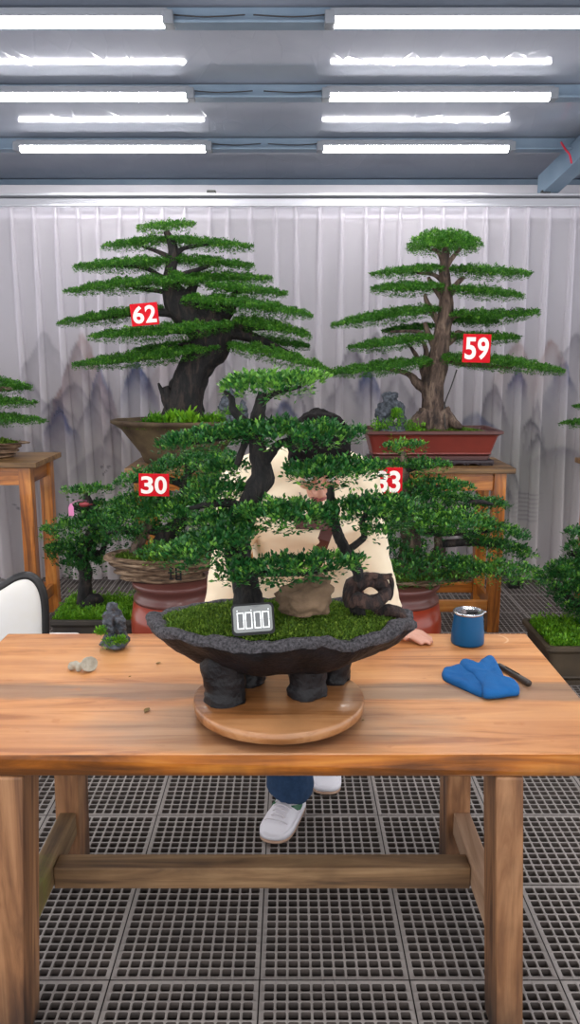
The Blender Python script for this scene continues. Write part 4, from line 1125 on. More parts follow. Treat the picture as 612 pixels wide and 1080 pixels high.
# --- 59: upright trunk in a red glazed tray
c59 = at(459, 460, D6)
k59 = mpp(c59)
b59 = thing('potted_bonsai', (c59.x, D6, ZS), 'tall upright layered bonsai in a rectangular red glazed pot behind card 59', 'bonsai', 'bonsai on display')
PF = SD0+.05; PBk = SD1-.05
ztop, zbot = at(459, 455, PF).z, ZS+.035
xl, xrr = at(385, 456, PF).x, at(533, 456, PF).x
def rect_pot(parent, xl, xr, yf, yb, zb, zt, mat, matr, lip=.03, taper=.055, feet=True, name='pot'):
    m = MB()
    def ring(x0, x1, y0, y1, z, r=.03):
        out = []
        for cx, cy, a0 in ((x1-r, y1-r, 0), (x0+r, y1-r, 90), (x0+r, y0+r, 180), (x1-r, y0+r, 270)):
            for k in range(5):
                a = math.radians(a0+k*22.5); out.append(Vector((cx+r*math.cos(a), cy+r*math.sin(a), z)))
        return out
    h = zt-zb
    lv = [(taper+.012, 0, 1), (taper+.012, h*.06, 1), (taper+.004, h*.07, 1), (taper+.004, h*.12, 1), (taper+.012, h*.13, 1), (taper+.004, h*.17, 1), (taper-.002, h*.2, 1), (taper, h*.24, 0), (lip*.9, h*.80, 0), (lip*.5, h*.86, 0), (0, h*.9, 1), (0, h*.985, 1), (.006, h, 1), (lip*.9, h, 1), (lip, h*.96, 1), (lip+.004, h*.88, 1)]
    rs = [ring(xl+o, xr-o, yf+o, yb-o, zb+z) for o, z, _ in lv]
    n = len(rs[0])
    for j in range(len(rs)-1):
        m.add(rs[j]+rs[j+1], [(k, (k+1) % n, n+(k+1) % n, n+k) for k in range(n)], lv[j+1][2], True)
    m.add(rs[0], [tuple(range(n-1, -1, -1))], 1, False); m.add(rs[-1], [tuple(range(n))], 1, False)
    o = m.build(name, [mat, matr], parent)
    for p in o.data.polygons: p.use_smooth = False
    return o
rect_pot(b59, xl, xrr, PF, PBk, zbot, ztop, M['pot_red'], M['pot_rim'])
fw, fd, fx = (xrr-xl)/2-.05, (PBk-PF)/2-.05, (xl+xrr)/2
disc_moss(b59, fx, D6, fw*.98, fd*.98, ztop-.035, 8000, .010, M['moss'], 21, .04)
trunk(b59, [(459, 456), (458, 446), (457, 428), (456, 408), (460, 392), (464, 370), (468, 345), (471, 320), (470, 300), (468, 285), (470, 268), (470, 258)],
      [19, 16, 13, 12.5, 11.5, 9.5, 8, 7, 6, 5, 4, 2.5], D6, M['bark_brown'], [0]*12, 20, .3, 8, seed=9)
for a, b_, c_ in (((450, 436), (443, 446), (433, 452)), ((467, 434), (476, 444), (487, 451)), ((456, 438), (454, 448), (452, 454)), ((463, 436), (468, 448), (470, 455)), ((447, 440), (437, 448), (426, 452))):
    m = MB(); P = [at(*a, D6-.03), at(*b_, D6-.06), at(*c_, D6-.1)]; m.tube(P, [9*k59, 6*k59, 2*k59], 10, .3, 14, 4); m.build('root', M['bark_brown'], b59)
for pts, r in (([(452, 412), (440, 404), (430, 394), (400, 388)], [7, 5, 3, 1]), ([(452, 404), (446, 386), (450, 372), (446, 360)], [5, 4, 3, 2]), ([(444, 384), (436, 370), (430, 362)], [3, 2, 1]), ([(462, 372), (452, 352), (448, 340)], [5, 3, 2]),
               ([(466, 345), (452, 322), (448, 310)], [4, 3, 1.5]), ([(468, 318), (456, 300), (452, 292)], [3.5, 2.5, 1.5]), ([(470, 300), (458, 290), (440, 288)], [3, 2, 1]), ([(472, 316), (482, 300), (490, 292)], [4, 3, 2]),
               ([(470, 340), (484, 332), (500, 332)], [4, 3, 1.5]), ([(466, 368), (478, 358), (484, 350), (500, 356)], [4, 3, 2, 1]), ([(464, 385), (474, 380), (490, 384), (540, 388)], [5, 4, 3, 1]), ([(468, 290), (476, 274), (486, 262)], [3, 2.5, 1.5]), ([(469, 282), (464, 268), (456, 262)], [3.5, 2.5, 1.5]),
               ([(462, 360), (440, 350), (412, 350)], [3, 2, 1])):
    limb(b59, pts, r, D6, M['bark_brown'], 0)
pads(b59, [(391, 291, 468, 284, 11, 0, .28, 1.2), (474, 286, 560, 291, 13, 0, .28, .8), (392, 307, 468, 304, 14, -.04, .30, 1.1), (474, 306, 552, 314, 13, -.04, .28, .8), (350, 345, 464, 328, 15, 0, .38, 1.3, 0, 2),
           (473, 333, 568, 331, 14, 0, .32, .85, 0, -3), (474, 339, 526, 341, 9, .1, .3, 1, -.14), (404, 351, 462, 345, 9, .14, .28, 1.1, -.14), (368, 369, 456, 357, 13, -.05, .34, 1.2), (470, 357, 549, 358, 12, .04, .3, .8), (343, 396, 455, 382, 14, -.08, .40, 1.2), (466, 380, 594, 394, 15, -.08, .40, .8, .03, 3)],
     D6, .0115, M['leaf_far'], 1.35, 150, 14, .5)
for i, (x0, x1, y, th, W) in enumerate([(430, 507, 262, 13, .42), (434, 504, 256, 14, .36), (444, 494, 250, 12, .28)]):
    pads(b59, [(x0, y, x1, y, th, 0, W, 1, .05)], D6, .0125, M['leaf_far'], .9, 170+i, 10, .35)
m = MB(); m.tube([at(482, 390, D6-.05), at(476, 408, D6-.08), at(469, 428, D6-.06), at(470, 452, D6-.1)], .004, 6); m.build('guy_wire', M['wire'], b59)
def carved():
    m = MB(); w = xrr-xl-.09
    m.box((fx, D6, ZS+.024), (w, PBk-PF-.08, .02), .005)
    n = 9
    for i in range(n):
        x = fx - w/2 + w*(i+.5)/n
        m.tube([(x-w/n*.45, PF+.05, ZS+.006), (x-w/n*.2, PF+.048, ZS+.016), (x+w/n*.2, PF+.048, ZS+.016), (x+w/n*.45, PF+.05, ZS+.006)], .006, 8)
    for sx in (-1, 1):
        for sy in (PF+.075, PBk-.075): m.box((fx+sx*(w/2-.04), sy, ZS+.008), (.07, .05, .016), .004)
    return m
o = carved().build('pot_stand', M['carved'], loc=(fx, D6, ZS)) if 'carved' in M else None
M['carved'] = plain('carved', S(44, 32, 38), .4)
if o is None: o = carved().build('pot_stand', M['carved'], loc=(fx, D6, ZS))
tag(o, 'low dark carved pot stand under the red glazed pot', 'pot stand')
q = at(413, 450, PF+.12)
scholar_rock((q.x, q.y, ztop-.032), .21, .245, 'grey green miniature crag standing in the red pot of bonsai 59', .008, 6, ((.3, .12, .3), (-.3, .2, .22), (.1, .5, .12), (.6, .12, .2)))
number_card('59', 503, 367.5, D6-.33, 29.5, 29.5, 1, 'red card with white number 59 hung on the upright bonsai')

# --- rock pot bonsai at the left edge, upper stand
def rockpot(parent, x0, x1, ytop, ybot, d, seed, wy=.6, under=.62, z0=None):
    a, b = at(x0, ytop, d), at(x1, ytop, d); zt = a.z; zb = at((x0+x1)/2, ybot, d).z if z0 is None else z0
    cx, rx = (a.x+b.x)/2, (b.x-a.x)/2; ry = rx*wy; m = MB()
    def fn(p, a, r, z):
        q = Vector((p.x*3+seed, p.y*3, z*16))
        q.z = z*30+q.x*.8
        rd = 1-abs(noise.noise(q*1.2))*2
        g = 1+.10*noise.noise(Vector((q.x, q.y, z*12)))+.10*rd+.05*noise.noise(q*2.7)
        if z <= .0001: g = 1
        return Vector((p.x*g, p.y*g, p.z + (.012*noise.noise(q*1.3) if z > .001 else 0)))
    h = zt-zb; pr = []
    for i in range(29):
        u = i/28; pr.append((rx*(under+(1-under)*(u**.62)+.04*math.sin(u*21)), h*u))
    pr += [(rx*.93, h*1.03), (rx*.86, h), (rx*.8, h*.93), (rx*.3, h*.93)]
    m.lathe((cx, d, zb), pr, 120, 1, wy, fn=fn)
    m.build('rock_pot', M['strata'], parent)
    disc_moss(parent, cx, d, rx*.84, ry*.84, zt-.03, 900, .02, M['moss'], seed+40, .03)
    return cx, zt
pl = at(-22, 475, D6)
bl = thing('potted_bonsai', (pl.x, D6, ZL), 'bonsai in a long rock pot on the stand at the left edge', 'bonsai', 'bonsai on display')
rockpot(bl, -72, 27, 466, 488, D6, 3, .5, .55, ZL)
trunk(bl, [(-18, 470), (-16, 452), (-22, 436), (-26, 418), (-24, 400), (-22, 384)], [12, 9, 8, 6, 4, 2], D6, M['bark_brown'])
for pts in ([(-20, 442), (0, 440), (24, 442)], [(-24, 424), (0, 424), (20, 424)], [(-24, 408), (0, 410), (14, 410)], [(-26, 420), (-60, 424), (-80, 428)]):
    limb(bl, pts, [5, 3, 1.5], D6, M['bark_brown'])
pads(bl, [(-70, 400, -4, 390, 12, 0, .3), (-50, 396, 32, 410, 12, .0, .34, .8), (-40, 412, 33, 411, 11, .1, .34, .8), (-60, 422, 38, 427, 12, -.05, .4, .8), (-60, 438, 48, 446, 13, -.08, .4, .8), (-110, 432, -40, 426, 13, 0, .36)], D6, .0125, M['leaf_far'], .9, 220, 14)

# --- upper right, mostly past the edge of the photo
xr2 = at(612, 470, SD0).x+.58
bur = thing('potted_bonsai', (xr2, D6, ZS), 'bonsai whose branch tips reach in at the right edge above the floor plant', 'bonsai', 'bonsai on display')
rect_pot(bur, xr2-.36, xr2+.36, SD0+.07, SD1-.07, ZS+.001, ZS+.13, M['pot_red'], M['pot_rim'])
def XP(p): return 306 + (p-306)
cxp = 306+xr2/mpp(Vector((0, D6, 1.3)))
disc_moss(bur, xr2, D6, .28, .14, ZS+.11, 800, .02, M['moss'], 71, .03)
trunk(bur, [(cxp, 478), (cxp-4, 440), (cxp+4, 400), (cxp-2, 350), (cxp, 310)], [14, 10, 8, 6, 3], D6, M['bark_brown'])
for y in (436, 448, 400, 366): limb(bur, [(cxp-2, y+4), (cxp-40, y), (cxp-70, y+1)], [5, 3, 1.5], D6, M['bark_brown'])
pads(bur, [(591, 449, cxp, 441, 13, -.05, .36, 1.2), (604, 431, cxp+20, 424, 10, .05, .34, 1.2), (616, 402, cxp+30, 392, 13, 0, .36), (620, 366, cxp+40, 358, 13, 0, .36), (cxp-40, 318, cxp+50, 318, 14, 0, .36), (cxp, 440, cxp+90, 448, 13, 0, .36)], D6, .0125, M['leaf_far'], .9, 240, 14)

# ------------------------------------------------------------------ bonsai on the drum pedestals
DP = 3.95
def pedestal(px, wpx, ytop, label):
    c = at(px, ytop, DP); r = wpx/2*mpp(c); zt = at(px, ytop, DP-r*.75).z
    t = thing('drum_stool', (c.x, DP, 0), label, 'pedestal', 'glazed drum pedestals')
    m = MB(); m.lathe((c.x, DP, 0), [(r*.72, 0), (r*.74, .02), (r*.9, zt*.25), (r, zt*.5), (r*1.0, zt*.62), (r*.93, zt*.80)], 56); m.build('body', M['drum'], t)
    m = MB(); m.lathe((c.x, DP, 0), [(r*.90, zt*.80), (r*.93, zt*.81), (r*.93, zt*.84), (r*.86, zt*.86), (r*.86, zt*.93), (r*.94, zt*.95), (r*.95, zt*.99), (r*.93, zt), (r*.2, zt)], 56); m.build('collar', M['drum_dark'], t)
    return c, zt
p30, zt30 = pedestal(184, 92, 620, 'red brown glazed drum pedestal under the rock pot numbered 30')
p33, zt33 = pedestal(420, 92, 622, 'red brown glazed drum pedestal under the rock pot numbered 33')

b30 = thing('potted_bonsai', (p30.x, DP, zt30), 'bushy bonsai in a layered rock pot on a drum pedestal behind card 30', 'bonsai', 'bonsai on display')
cx, zt = rockpot(b30, 113, 230, 585, 618, DP, 7, .5, .64, zt30)
trunk(b30, [(166, 592), (170, 578), (178, 562), (192, 548), (198, 530), (196, 512), (200, 492)], [13, 10, 8.5, 7.5, 6.5, 5.5, 4], DP, M['bark_dark'])
trunk(b30, [(150, 592), (144, 580), (150, 566), (158, 552)], [10, 8, 6, 4], DP, M['bark_brown'])
for pts in ([(196, 512), (176, 506), (140, 508)], [(196, 530), (160, 534), (120, 550)], [(178, 562), (150, 560), (112, 562)], [(174, 572), (200, 578), (230, 580)], [(200, 496), (222, 486), (244, 484)]):
    limb(b30, pts, [5, 3.5, 1.5], DP, M['bark_dark'])
pads(b30, [(160, 497, 250, 484, 26, 0, .36, 1, -.05), (123, 511, 172, 502, 17, -.06, .22), (192, 512, 248, 506, 10, .0, .26, 1, .18), (118, 533, 178, 526, 18, .0, .3), (104, 556, 210, 534, 34, -.05, .42), (150, 545, 250, 528, 30, -.08, .4), (108, 568, 170, 560, 20, .06, .3, 1, -.1), (144, 586, 214, 578, 20, -.22, .26, 1, .08), (185, 572, 246, 566, 22, -.1, .3)],
     DP, .019, M['leaf_mid'], 1.0, 260, 9, .45, 0, .14)
m = MB()          # incised character on the pot
g = at(184, 606, DP-.285)
for (x0, y0, x1, y1) in ((-6, 6, -1, 7), (-4, 9, -4, -6), (-7, 2, 0, 2), (-6, -5, -1, -5), (2, 8, 7, 8), (2, 8, 2, -6), (7, 8, 7, -6), (2, 3, 7, 3), (2, -2, 7, -2), (2, -6, 8, -6)):
    a, b = Vector((g.x+x0*.0042, g.y, g.z+y0*.0042)), Vector((g.x+x1*.0042, g.y, g.z+y1*.0042)); m.tube([a, b], .0045, 6, sub=1)
m.build('carved_character', M['bark_dark'], b30)
number_card('30', 162.5, 511.5, DP-.26, 32, 24, 1, 'red card with white number 30 half hidden by leaves')

b33 = thing('potted_bonsai', (p33.x, DP, zt33), 'wide bonsai in a rock slab pot on a drum pedestal behind card 33', 'bonsai', 'bonsai on display')
rockpot(b33, 352, 500, 606, 624, DP, 12, .42, .5, zt33)
trunk(b33, [(428, 612), (430, 596), (434, 574), (430, 552), (432, 530), (428, 508), (426, 490), (425, 476)], [14, 12, 9, 8, 7, 5, 4, 2.5], DP, M['bark_brown'])
trunk(b33, [(446, 612), (456, 596), (464, 580), (462, 566)], [11, 8, 6, 4], DP, M['bark_brown'], seed=4)
for pts in ([(430, 520), (450, 514), (480, 514)], [(432, 545), (470, 550), (498, 530), (520, 532)], [(434, 560), (480, 562), (520, 560)], [(456, 590), (500, 600), (550, 608)], [(430, 556), (410, 550), (396, 546)], [(428, 495), (440, 492), (460, 492)], [(464, 574), (500, 572), (550, 580)]):
    limb(b33, pts, [5, 3.5, 1.5], DP, M['bark_dark'])
pads(b33, [(402, 474, 449, 471, 11, 0, .17, 1, .08), (406, 492, 475, 493, 13, .0, .22, 1, .04), (424, 513, 500, 517, 19, -.04, .28, .85), (460, 527, 536, 535, 13, .1, .26, .85, -.05), (392, 534, 468, 528, 30, -.05, .36), (404, 560, 484, 546, 34, -.12, .40), (474, 548, 555, 567, 17, .02, .32, .85), (440, 556, 518, 552, 30, -.2, .34, .9, .08), (490, 569, 565, 587, 15, .04, .3, .85),
           (404, 602, 500, 600, 30, -.15, .36), (470, 600, 568, 606, 22, -.18, .30, .9, .12), (404, 582, 450, 580, 20, .0, .3, 1, -.1)],
     DP, .019, M['leaf_mid'], 1.0, 290, 9, .45, 0, .14)
number_card('33', 410, 508, DP-.24, 29, 30, 0, 'red card with white number 33 partly hidden by the main bonsai')

# --- bonsai on the floor with the pink tag
DF = 4.35
cf = at(92, 650, DF)
def tray_pot(parent, x0, x1, yrim, d, dep, mat, seed, nm=1600, leaf=.024, mossm='moss', h=.0):
    zt = at((x0+x1)/2, yrim, d-dep/2).z
    a, b = at(x0, yrim, d-dep/2).x, at(x1, yrim, d-dep/2).x
    rect_pot(parent, a, b, d-dep/2, d+dep/2, .002, zt, mat, mat, .025, .04, name='tray_pot')
    disc = ((b-a)/2-.03)
    def fn(rng, n):
        return np.stack([rng.uniform(a+.04, b-.04, n), rng.uniform(d-dep/2+.04, d+dep/2-.04, n), np.full(n, zt-.02)+.03*np.abs(rng.normal(size=n))*rng.uniform(0, 1, n)], 1)
    turf(parent, 'moss', fn, nm, leaf, M[mossm], seed, 6, -.12)
    return zt
bt = thing('potted_bonsai', (cf.x, DF, 0), 'small tree with a pink tag growing in a dark floor tray', 'bonsai', 'bonsai on display')
tray_pot(bt, 47, 146, 655, DF, .44, M['tray'], 31, 5000, .015, 'lime')
trunk(bt, [(90, 645), (89, 625), (90, 605), (86, 590), (92, 572), (100, 556), (98, 540), (92, 526), (92, 520)], [11, 8, 7, 7, 6, 5, 5, 4, 2], DF, M['bark_dark'])
trunk(bt, [(92, 642), (100, 632), (108, 636)], [9, 7, 3], DF-.02, M['bark_dark'], seed=5)
for pts in ([(88, 590), (74, 580), (58, 572)], [(94, 570), (110, 560), (116, 545)], [(98, 545), (84, 536), (74, 536)], [(92, 580), (106, 584), (112, 570)], [(100, 552), (118, 545), (126, 540)]):
    limb(bt, pts, [5, 3.5, 1.5], DF, M['bark_dark'])
pads(bt, [(67, 521, 117, 518, 12, 0, .2, 1, .1), (80, 537, 112, 534, 10, .05, .2, 1, -.1), (80, 553, 134, 540, 24, -.05, .36), (46, 564, 100, 556, 28, -.05, .36, 1, .04), (52, 584, 116, 576, 28, .0, .36, 1, -.05), (66, 597, 112, 594, 22, -.04, .3, 1, -.08), (90, 570, 122, 560, 20, .05, .3), (48, 582, 80, 580, 12, .0, .2)],
     DF, .021, M['leaf_mid'], 1.05, 330, 8, .45, 0, .14)
p = at(75, 537, DF-.16)
m = MB(); m.hexa([p+Vector((-.013, 0, -.036)), p+Vector((.013, 0, -.036)), p+Vector((.013, .003, -.036)), p+Vector((-.013, .003, -.036)),
                  p+Vector((-.014, 0, .008)), p+Vector((.014, 0, .008)), p+Vector((.014, .003, .008)), p+Vector((-.014, .003, .008))], 0)
m.hexa([p+Vector((-.014, 0, .008)), p+Vector((.014, 0, .008)), p+Vector((.014, .003, .008)), p+Vector((-.014, .003, .008)),
        p+Vector((-.005, 0, .03)), p+Vector((.005, 0, .03)), p+Vector((.005, .003, .03)), p+Vector((-.005, .003, .03))], 0)
m.tube([p+Vector((0, .001, .024)), p+Vector((.02, .06, .035)), p+Vector((.05, .14, .02))], .0015, 5)
tag(m.build('plant_tag', M['tag_pink'], loc=p), 'small pink tag hanging from the floor tray tree', 'tag')
p = at(89, 532, DF-.1); m = MB(); m.ball(p, (.028, .02, .013), 14, 10, bump=.3, seed=3)
m.tube([p, p+Vector((.03, .05, -.01))], .004, 6)
tag(m.build('bud', M['bud'] if 'bud' in M else M.setdefault('bud', plain('bud', S(150, 56, 62), .6)), loc=p), 'dull red bud on the floor tray tree beside the pink tag', 'bud')

# --- floor bonsai on the right
DR = 4.0
cr = at(628, 690, DR)
bf = thing('potted_bonsai', (cr.x, DR, 0), 'dense bonsai in a brown floor pot at the right edge', 'bonsai', 'bonsai on display')
tray_pot(bf, 577, 690, 683, DR, .46, M['pot_dark'], 33, 2600, .02, 'lime')
trunk(bf, [(622, 682), (619, 664), (622, 645), (626, 620), (624, 590), (626, 565)], [10, 8, 7, 6, 5, 3], DR, M['bark_dark'])
for pts in ([(622, 645), (600, 630), (585, 618)], [(624, 620), (602, 606), (580, 604)], [(624, 590), (606, 584), (598, 584)], [(624, 600), (650, 596), (670, 600)]):
    limb(bf, pts, [5, 3.5, 1.5], DR, M['bark_dark'])
pads(bf, [(597, 566, 650, 560, 12, 0, .26, 1, .02), (596, 582, 660, 576, 14, -.04, .3), (580, 602, 670, 594, 20, -.05, .36), (566, 616, 640, 606, 22, -.04, .4, 1, -.04), (580, 632, 670, 622, 30, .0, .46, 1, -.08), (600, 650, 660, 640, 22, .0, .36, 1, -.1), (630, 612, 690, 610, 28, .0, .4)],
     DR, .02, M['leaf_mid'], 1.05, 360, 8, .45, 0, .12)
p = at(548, 621, CUR_D-.3); pz = .0
m = MB(); m.box((p.x, CUR_D-.14, .028), (.085, .07, .055), .006); m.tube([(p.x+.03, CUR_D-.18, .05), (p.x+.055, CUR_D-.19, .03), (p.x+.05, CUR_D-.19, .01)], .008, 8)
tag(m.build('floor_block', M['black_frame'], loc=(p.x, CUR_D-.14, 0)), 'small dark block on the floor against the curtain hem', 'block')

# ------------------------------------------------------------------ the person behind the table
def person():
    t = thing('person', (.06, 2.75, 0), 'person in a cream sweatshirt and jeans bending over behind the bonsai', 'person')
    C = Vector((.083, 2.285, 1.348)); th = math.radians(44)
    f = Vector((0, -math.cos(th), -math.sin(th))); u = Vector((0, -math.sin(th), math.cos(th))); x = Vector((1, 0, 0))
    R = Matrix((x, -f, u)).transposed()              # local (x, back, up)
    L = lambda a, b, c: C + x*a + f*b + u*c
    m = MB()
    m.ball(L(0, -.012, .028), (.073, .094, .084), 24, 18, R); m.ball(L(0, .016, -.03), (.060, .074, .078), 24, 18, R); m.ball(L(0, .045, -.092), (.036, .040, .030), 18, 12, R)
    m.ball(L(0, .058, .03), (.056, .034, .03), 16, 12, R)                    # brow
    m.tube([L(0, .088, .028), L(0, .104, .0), L(0, .114, -.024)], [.008, .010, .013], 12); m.ball(L(0, .110, -.026), (.015, .014, .011), 12, 8, R)
    for s in (-1, 1):
        m.ball(L(s*.013, .098, -.029), (.010, .010, .008), 10, 8, R); m.ball(L(s*.038, .072, -.022), (.022, .018, .022), 12, 8, R)
        m.ball(L(s*.077, -.012, -.006), (.008, .020, .032), 12, 10, R)       # ears
    m.ball(L(0, .088, -.062), (.024, .012, .007), 14, 8, R); m.ball(L(0, .086, -.073), (.021, .012, .007), 14, 8, R)
    m.tube([L(0, -.03, -.06), Vector((.07, 2.43, 1.33)), Vector((.058, 2.5, 1.27))], [.054, .054, .066], 18)
    # trunk and limbs
    m.tube([(.05, 2.76, .84), (.05, 2.73, .96), (.055, 2.64, 1.10), (.058, 2.56, 1.20), (.06, 2.52, 1.27)], [.14, .125, .14, .145, .10], 20, flat=1)
    m.tube([(-.14, 2.53, 1.24), (.06, 2.52, 1.26), (.20, 2.53, 1.24)], [.06, .08, .06], 16)
    A = [((.212, 2.54, 1.235), (.258, 2.52, .99), (.328, 2.475, .80)), ((-.145, 2.54, 1.235), (-.195, 2.52, .99), (-.235, 2.45, .80))]
    hands = []
    for sh, el, wr in A:
        m.tube([sh, Vector(sh).lerp(Vector(el), .5), el], [.056, .046, .040], 14); m.tube([el, Vector(el).lerp(Vector(wr), .4), wr], [.041, .036, .026], 14)
        m.ball(el, .041, 14, 10)
    # hands resting flat on the table
    for s, wr in ((1, Vector(A[0][2])), (-1, Vector(A[1][2]))):
        fw = Vector((s*.66, -.55, 0)).normalized() if s > 0 else Vector((.35, -.92, 0)).normalized()
        sd = Vector((-fw.y, fw.x, 0))
        w0 = Vector((wr.x, wr.y, TZ+.030)); k = w0+fw*.075 + Vector((0, 0, -.012))
        m.tube([wr, w0, k], [.026, .027, .026], 14, flat=1)
        for j, (o, ln) in enumerate(((-.030, .058), (-.010, .074), (.011, .070), (.031, .060))):
            a = k - fw*.015 + sd*o*.9; b = a+fw*ln*.42+Vector((0, 0, .004)) ; c = a+fw*ln*.78 + Vector((0, 0, -.002)); d = a+fw*ln*1.15+Vector((0, 0, -.009))
            m.tube([a, b, c, d], [.0105, .0095, .009, .0075], 10); m.ball(d, .0075, 10, 8)
        ts = -1 if s > 0 else 1
        a = w0+fw*.02+sd*ts*.02; m.tube([a, a+fw*.035+sd*ts*.026, a+fw*.062+sd*ts*.030+Vector((0, 0, -.008))], [.013, .011, .009], 10); m.ball(a+fw*.062+sd*ts*.030+Vector((0, 0, -.008)), .009, 10, 8)
    LG = [((-.035, 2.76, .84), (-.03, 2.70, .48), (.0, 2.66, .085)), ((.13, 2.79, .84), (.13, 2.84, .48), (.135, 3.03, .085))]
    for hp, kn, an in LG:
        m.tube([hp, Vector(hp).lerp(Vector(kn), .5), kn], [.085, .075, .056], 16); m.tube([kn, Vector(kn).lerp(Vector(an), .4), an], [.055, .052, .036], 14); m.ball(kn, .056, 14, 10)
        m.tube([an, Vector(an)+Vector((-.0, -.03, -.03))], [.036, .03], 12)
    fuse('body', m, M['skin'], .0058, 3, parent=t)
    # eyes and lips
    for s in (-1, 1):
        e = MB(); e.ball(L(s*.031, .078, .006), (.012, .012, .008), 14, 10, R); eye = e.build('eye', M['eye_white'], t)
        e = MB(); e.ball(L(s*.031, .088, .004), (.0055, .004, .0055), 10, 8, R); e.build('iris', M['black'], eye)
        e = MB(); e.tube([L(s*.016, .092, .026), L(s*.034, .090, .031), L(s*.05, .076, .027)], [.003, .004, .002], 8); e.build('eyebrow', M['hair'], t)
    e = MB(); e.tube([L(-.022, .090, -.067), L(-.008, .099, -.0635), L(0, .1, -.066), L(.008, .099, -.0635), L(.022, .090, -.067)], [.002, .005, .004, .005, .002], 8)
    e.tube([L(-.02, .090, -.070), L(0, .098, -.0745), L(.02, .090, -.070)], [.002, .0055, .002], 8); e.build('lips', M['lips'], t)
    # short dark hair: a cap with a fringe
    h = MB()
    h.ball(L(0, -.022, .036), (.092, .106, .083), 32, 24, R, bump=.10, freq=9, seed=2)
    h.ball(L(0, .040, .056), (.082, .058, .050), 24, 16, R, bump=.2, freq=9, seed=5)
    h.ball(L(0, -.075, .0), (.070, .046, .070), 20, 14, R, bump=.15, freq=9)
    for s in (-1, 1): h.ball(L(s*.072, .008, .022), (.016, .040, .044), 14, 10, R, bump=.1)
    for k in range(9):
        q = (k-4)/4
        h.tube([L(q*.066, .078-.03*q*q, .075), L(q*.074, .086-.03*q*q, .05), L(q*.07, .092-.035*q*q, .028+.008*(k % 2))], [.018, .012, .004], 8)
    fuse('hair', h, M['hair'], .0055, 2, parent=t, bump=.004, freq=38)
    # cream sweatshirt
    w = MB()
    w.tube([(.05, 2.77, .80), (.05, 2.75, .88), (.05, 2.72, .98), (.055, 2.63, 1.10), (.058, 2.555, 1.19), (.06, 2.52, 1.255)], [.178, .185, .18, .19, .195, .125], 28)
    w.ball((.06, 2.545, 1.17), (.20, .15, .13), 24, 16)
    w.tube([(-.155, 2.535, 1.235), (.06, 2.52, 1.28), (.212, 2.535, 1.24)], [.080, .095, .082], 20)
    w.tube([(.03, 2.56, 1.31), (.065, 2.47, 1.33), (.10, 2.52, 1.315)], [.05, .072, .05], 16)         # hood / collar roll
    w.tube([(-.05, 2.58, 1.30), (.06, 2.60, 1.33), (.17, 2.58, 1.30)], [.045, .06, .045], 16)
    for (sh, el, wr) in A:
        sh, el, wr = Vector(sh), Vector(el), Vector(wr)
        w.tube([sh, sh.lerp(el, .5), el], [.080, .070, .064], 18); w.ball(el, .065, 16, 12); w.ball(sh, .079, 18, 14); w.ball(sh.lerp(Vector((.06, 2.53, 1.27)), .3), .09, 18, 14); w.tube([el, el.lerp(wr, .5), el.lerp(wr, .82), el.lerp(wr, .88)], [.064, .056, .048, .040], 18)
    def wr_(p):
        return .9*noise.noise(Vector((p.x*9, p.y*9, p.z*16))) + .5*noise.noise(Vector((p.x*20+3, p.y*20, p.z*34))) + .35*math.sin(p.z*60+p.x*20+3*noise.noise(p*6))
    sw = fuse('sweatshirt', w, M['cream'], .009, 5, parent=t, bump=.006, jitter=wr_)
    # brown straps lying on the chest
    off = origin(t); bvh = BVHTree.FromPolygons([v.co+off for v in sw.data.vertices], [tuple(p.vertices) for p in sw.data.polygons])
    eye_ = Vector((0, 0, CAM_H))
    def hit(px, py, lift=.004):
        d = ray(px, py).normalized(); r = bvh.ray_cast(eye_, d)
        return (r[0] + r[1]*lift) if r[0] is not None else at(px, py, 2.40)
    def strap(name, pts, w_):
        e = MB()
        P = [hit(*p) for p in pts]; V = []
        for i, p in enumerate(P):
            tt = (P[min(i+1, len(P)-1)]-P[max(i-1, 0)]).normalized(); nn = Vector((0, -1, .2)).normalized(); sd = tt.cross(nn).normalized()
            V += [p-sd*w_/2, p+sd*w_/2, p+sd*w_/2-nn*.004+nn*.008, p-sd*w_/2+nn*.004]
        F = []
        for i in range(len(P)-1):
            for k in range(4): F.append((i*4+k, i*4+(k+1) % 4, i*4+4+(k+1) % 4, i*4+4+k))
        F += [(3, 2, 1, 0), tuple((len(P)-1)*4+k for k in range(4))]
        e.add(V, F, 0, False); return e.build(name, M['strap'], t)
    strap('strap', [(312+i*3.0, 553) for i in range(12)], .030)
    strap('strap', [(352-i*2.2, 538+i*6.2) for i in range(12)], .038)
    e = MB(); e.tube([hit(316, 520, .006), hit(320, 530, .006), hit(326, 541, .006), hit(334, 548, .006), hit(342, 540, .006)], .0016, 5); e.build('neck_cord', M['wire'], t)
    # jeans
    j = MB()
    j.tube([(.05, 2.77, .93), (.05, 2.77, .84)], [.155, .15], 22)
    for hp, kn, an in LG:
        hp, kn, an = Vector(hp), Vector(kn), Vector(an)
        j.tube([hp+Vector((0, 0, .03)), hp.lerp(kn, .5), kn], [.108, .098, .084], 20); j.ball(kn, .084, 18, 12)
        j.tube([kn, kn.lerp(an, .5), an+Vector((0, .0, .05)), an+Vector((0, 0, .025))], [.083, .083, .086, .086], 20)
    fuse('jeans', j, M['jeans'], .008, 4, parent=t, bump=.005, jitter=lambda p: noise.noise(Vector((p.x*12, p.y*12, p.z*22))) + .4*noise.noise(p*40))
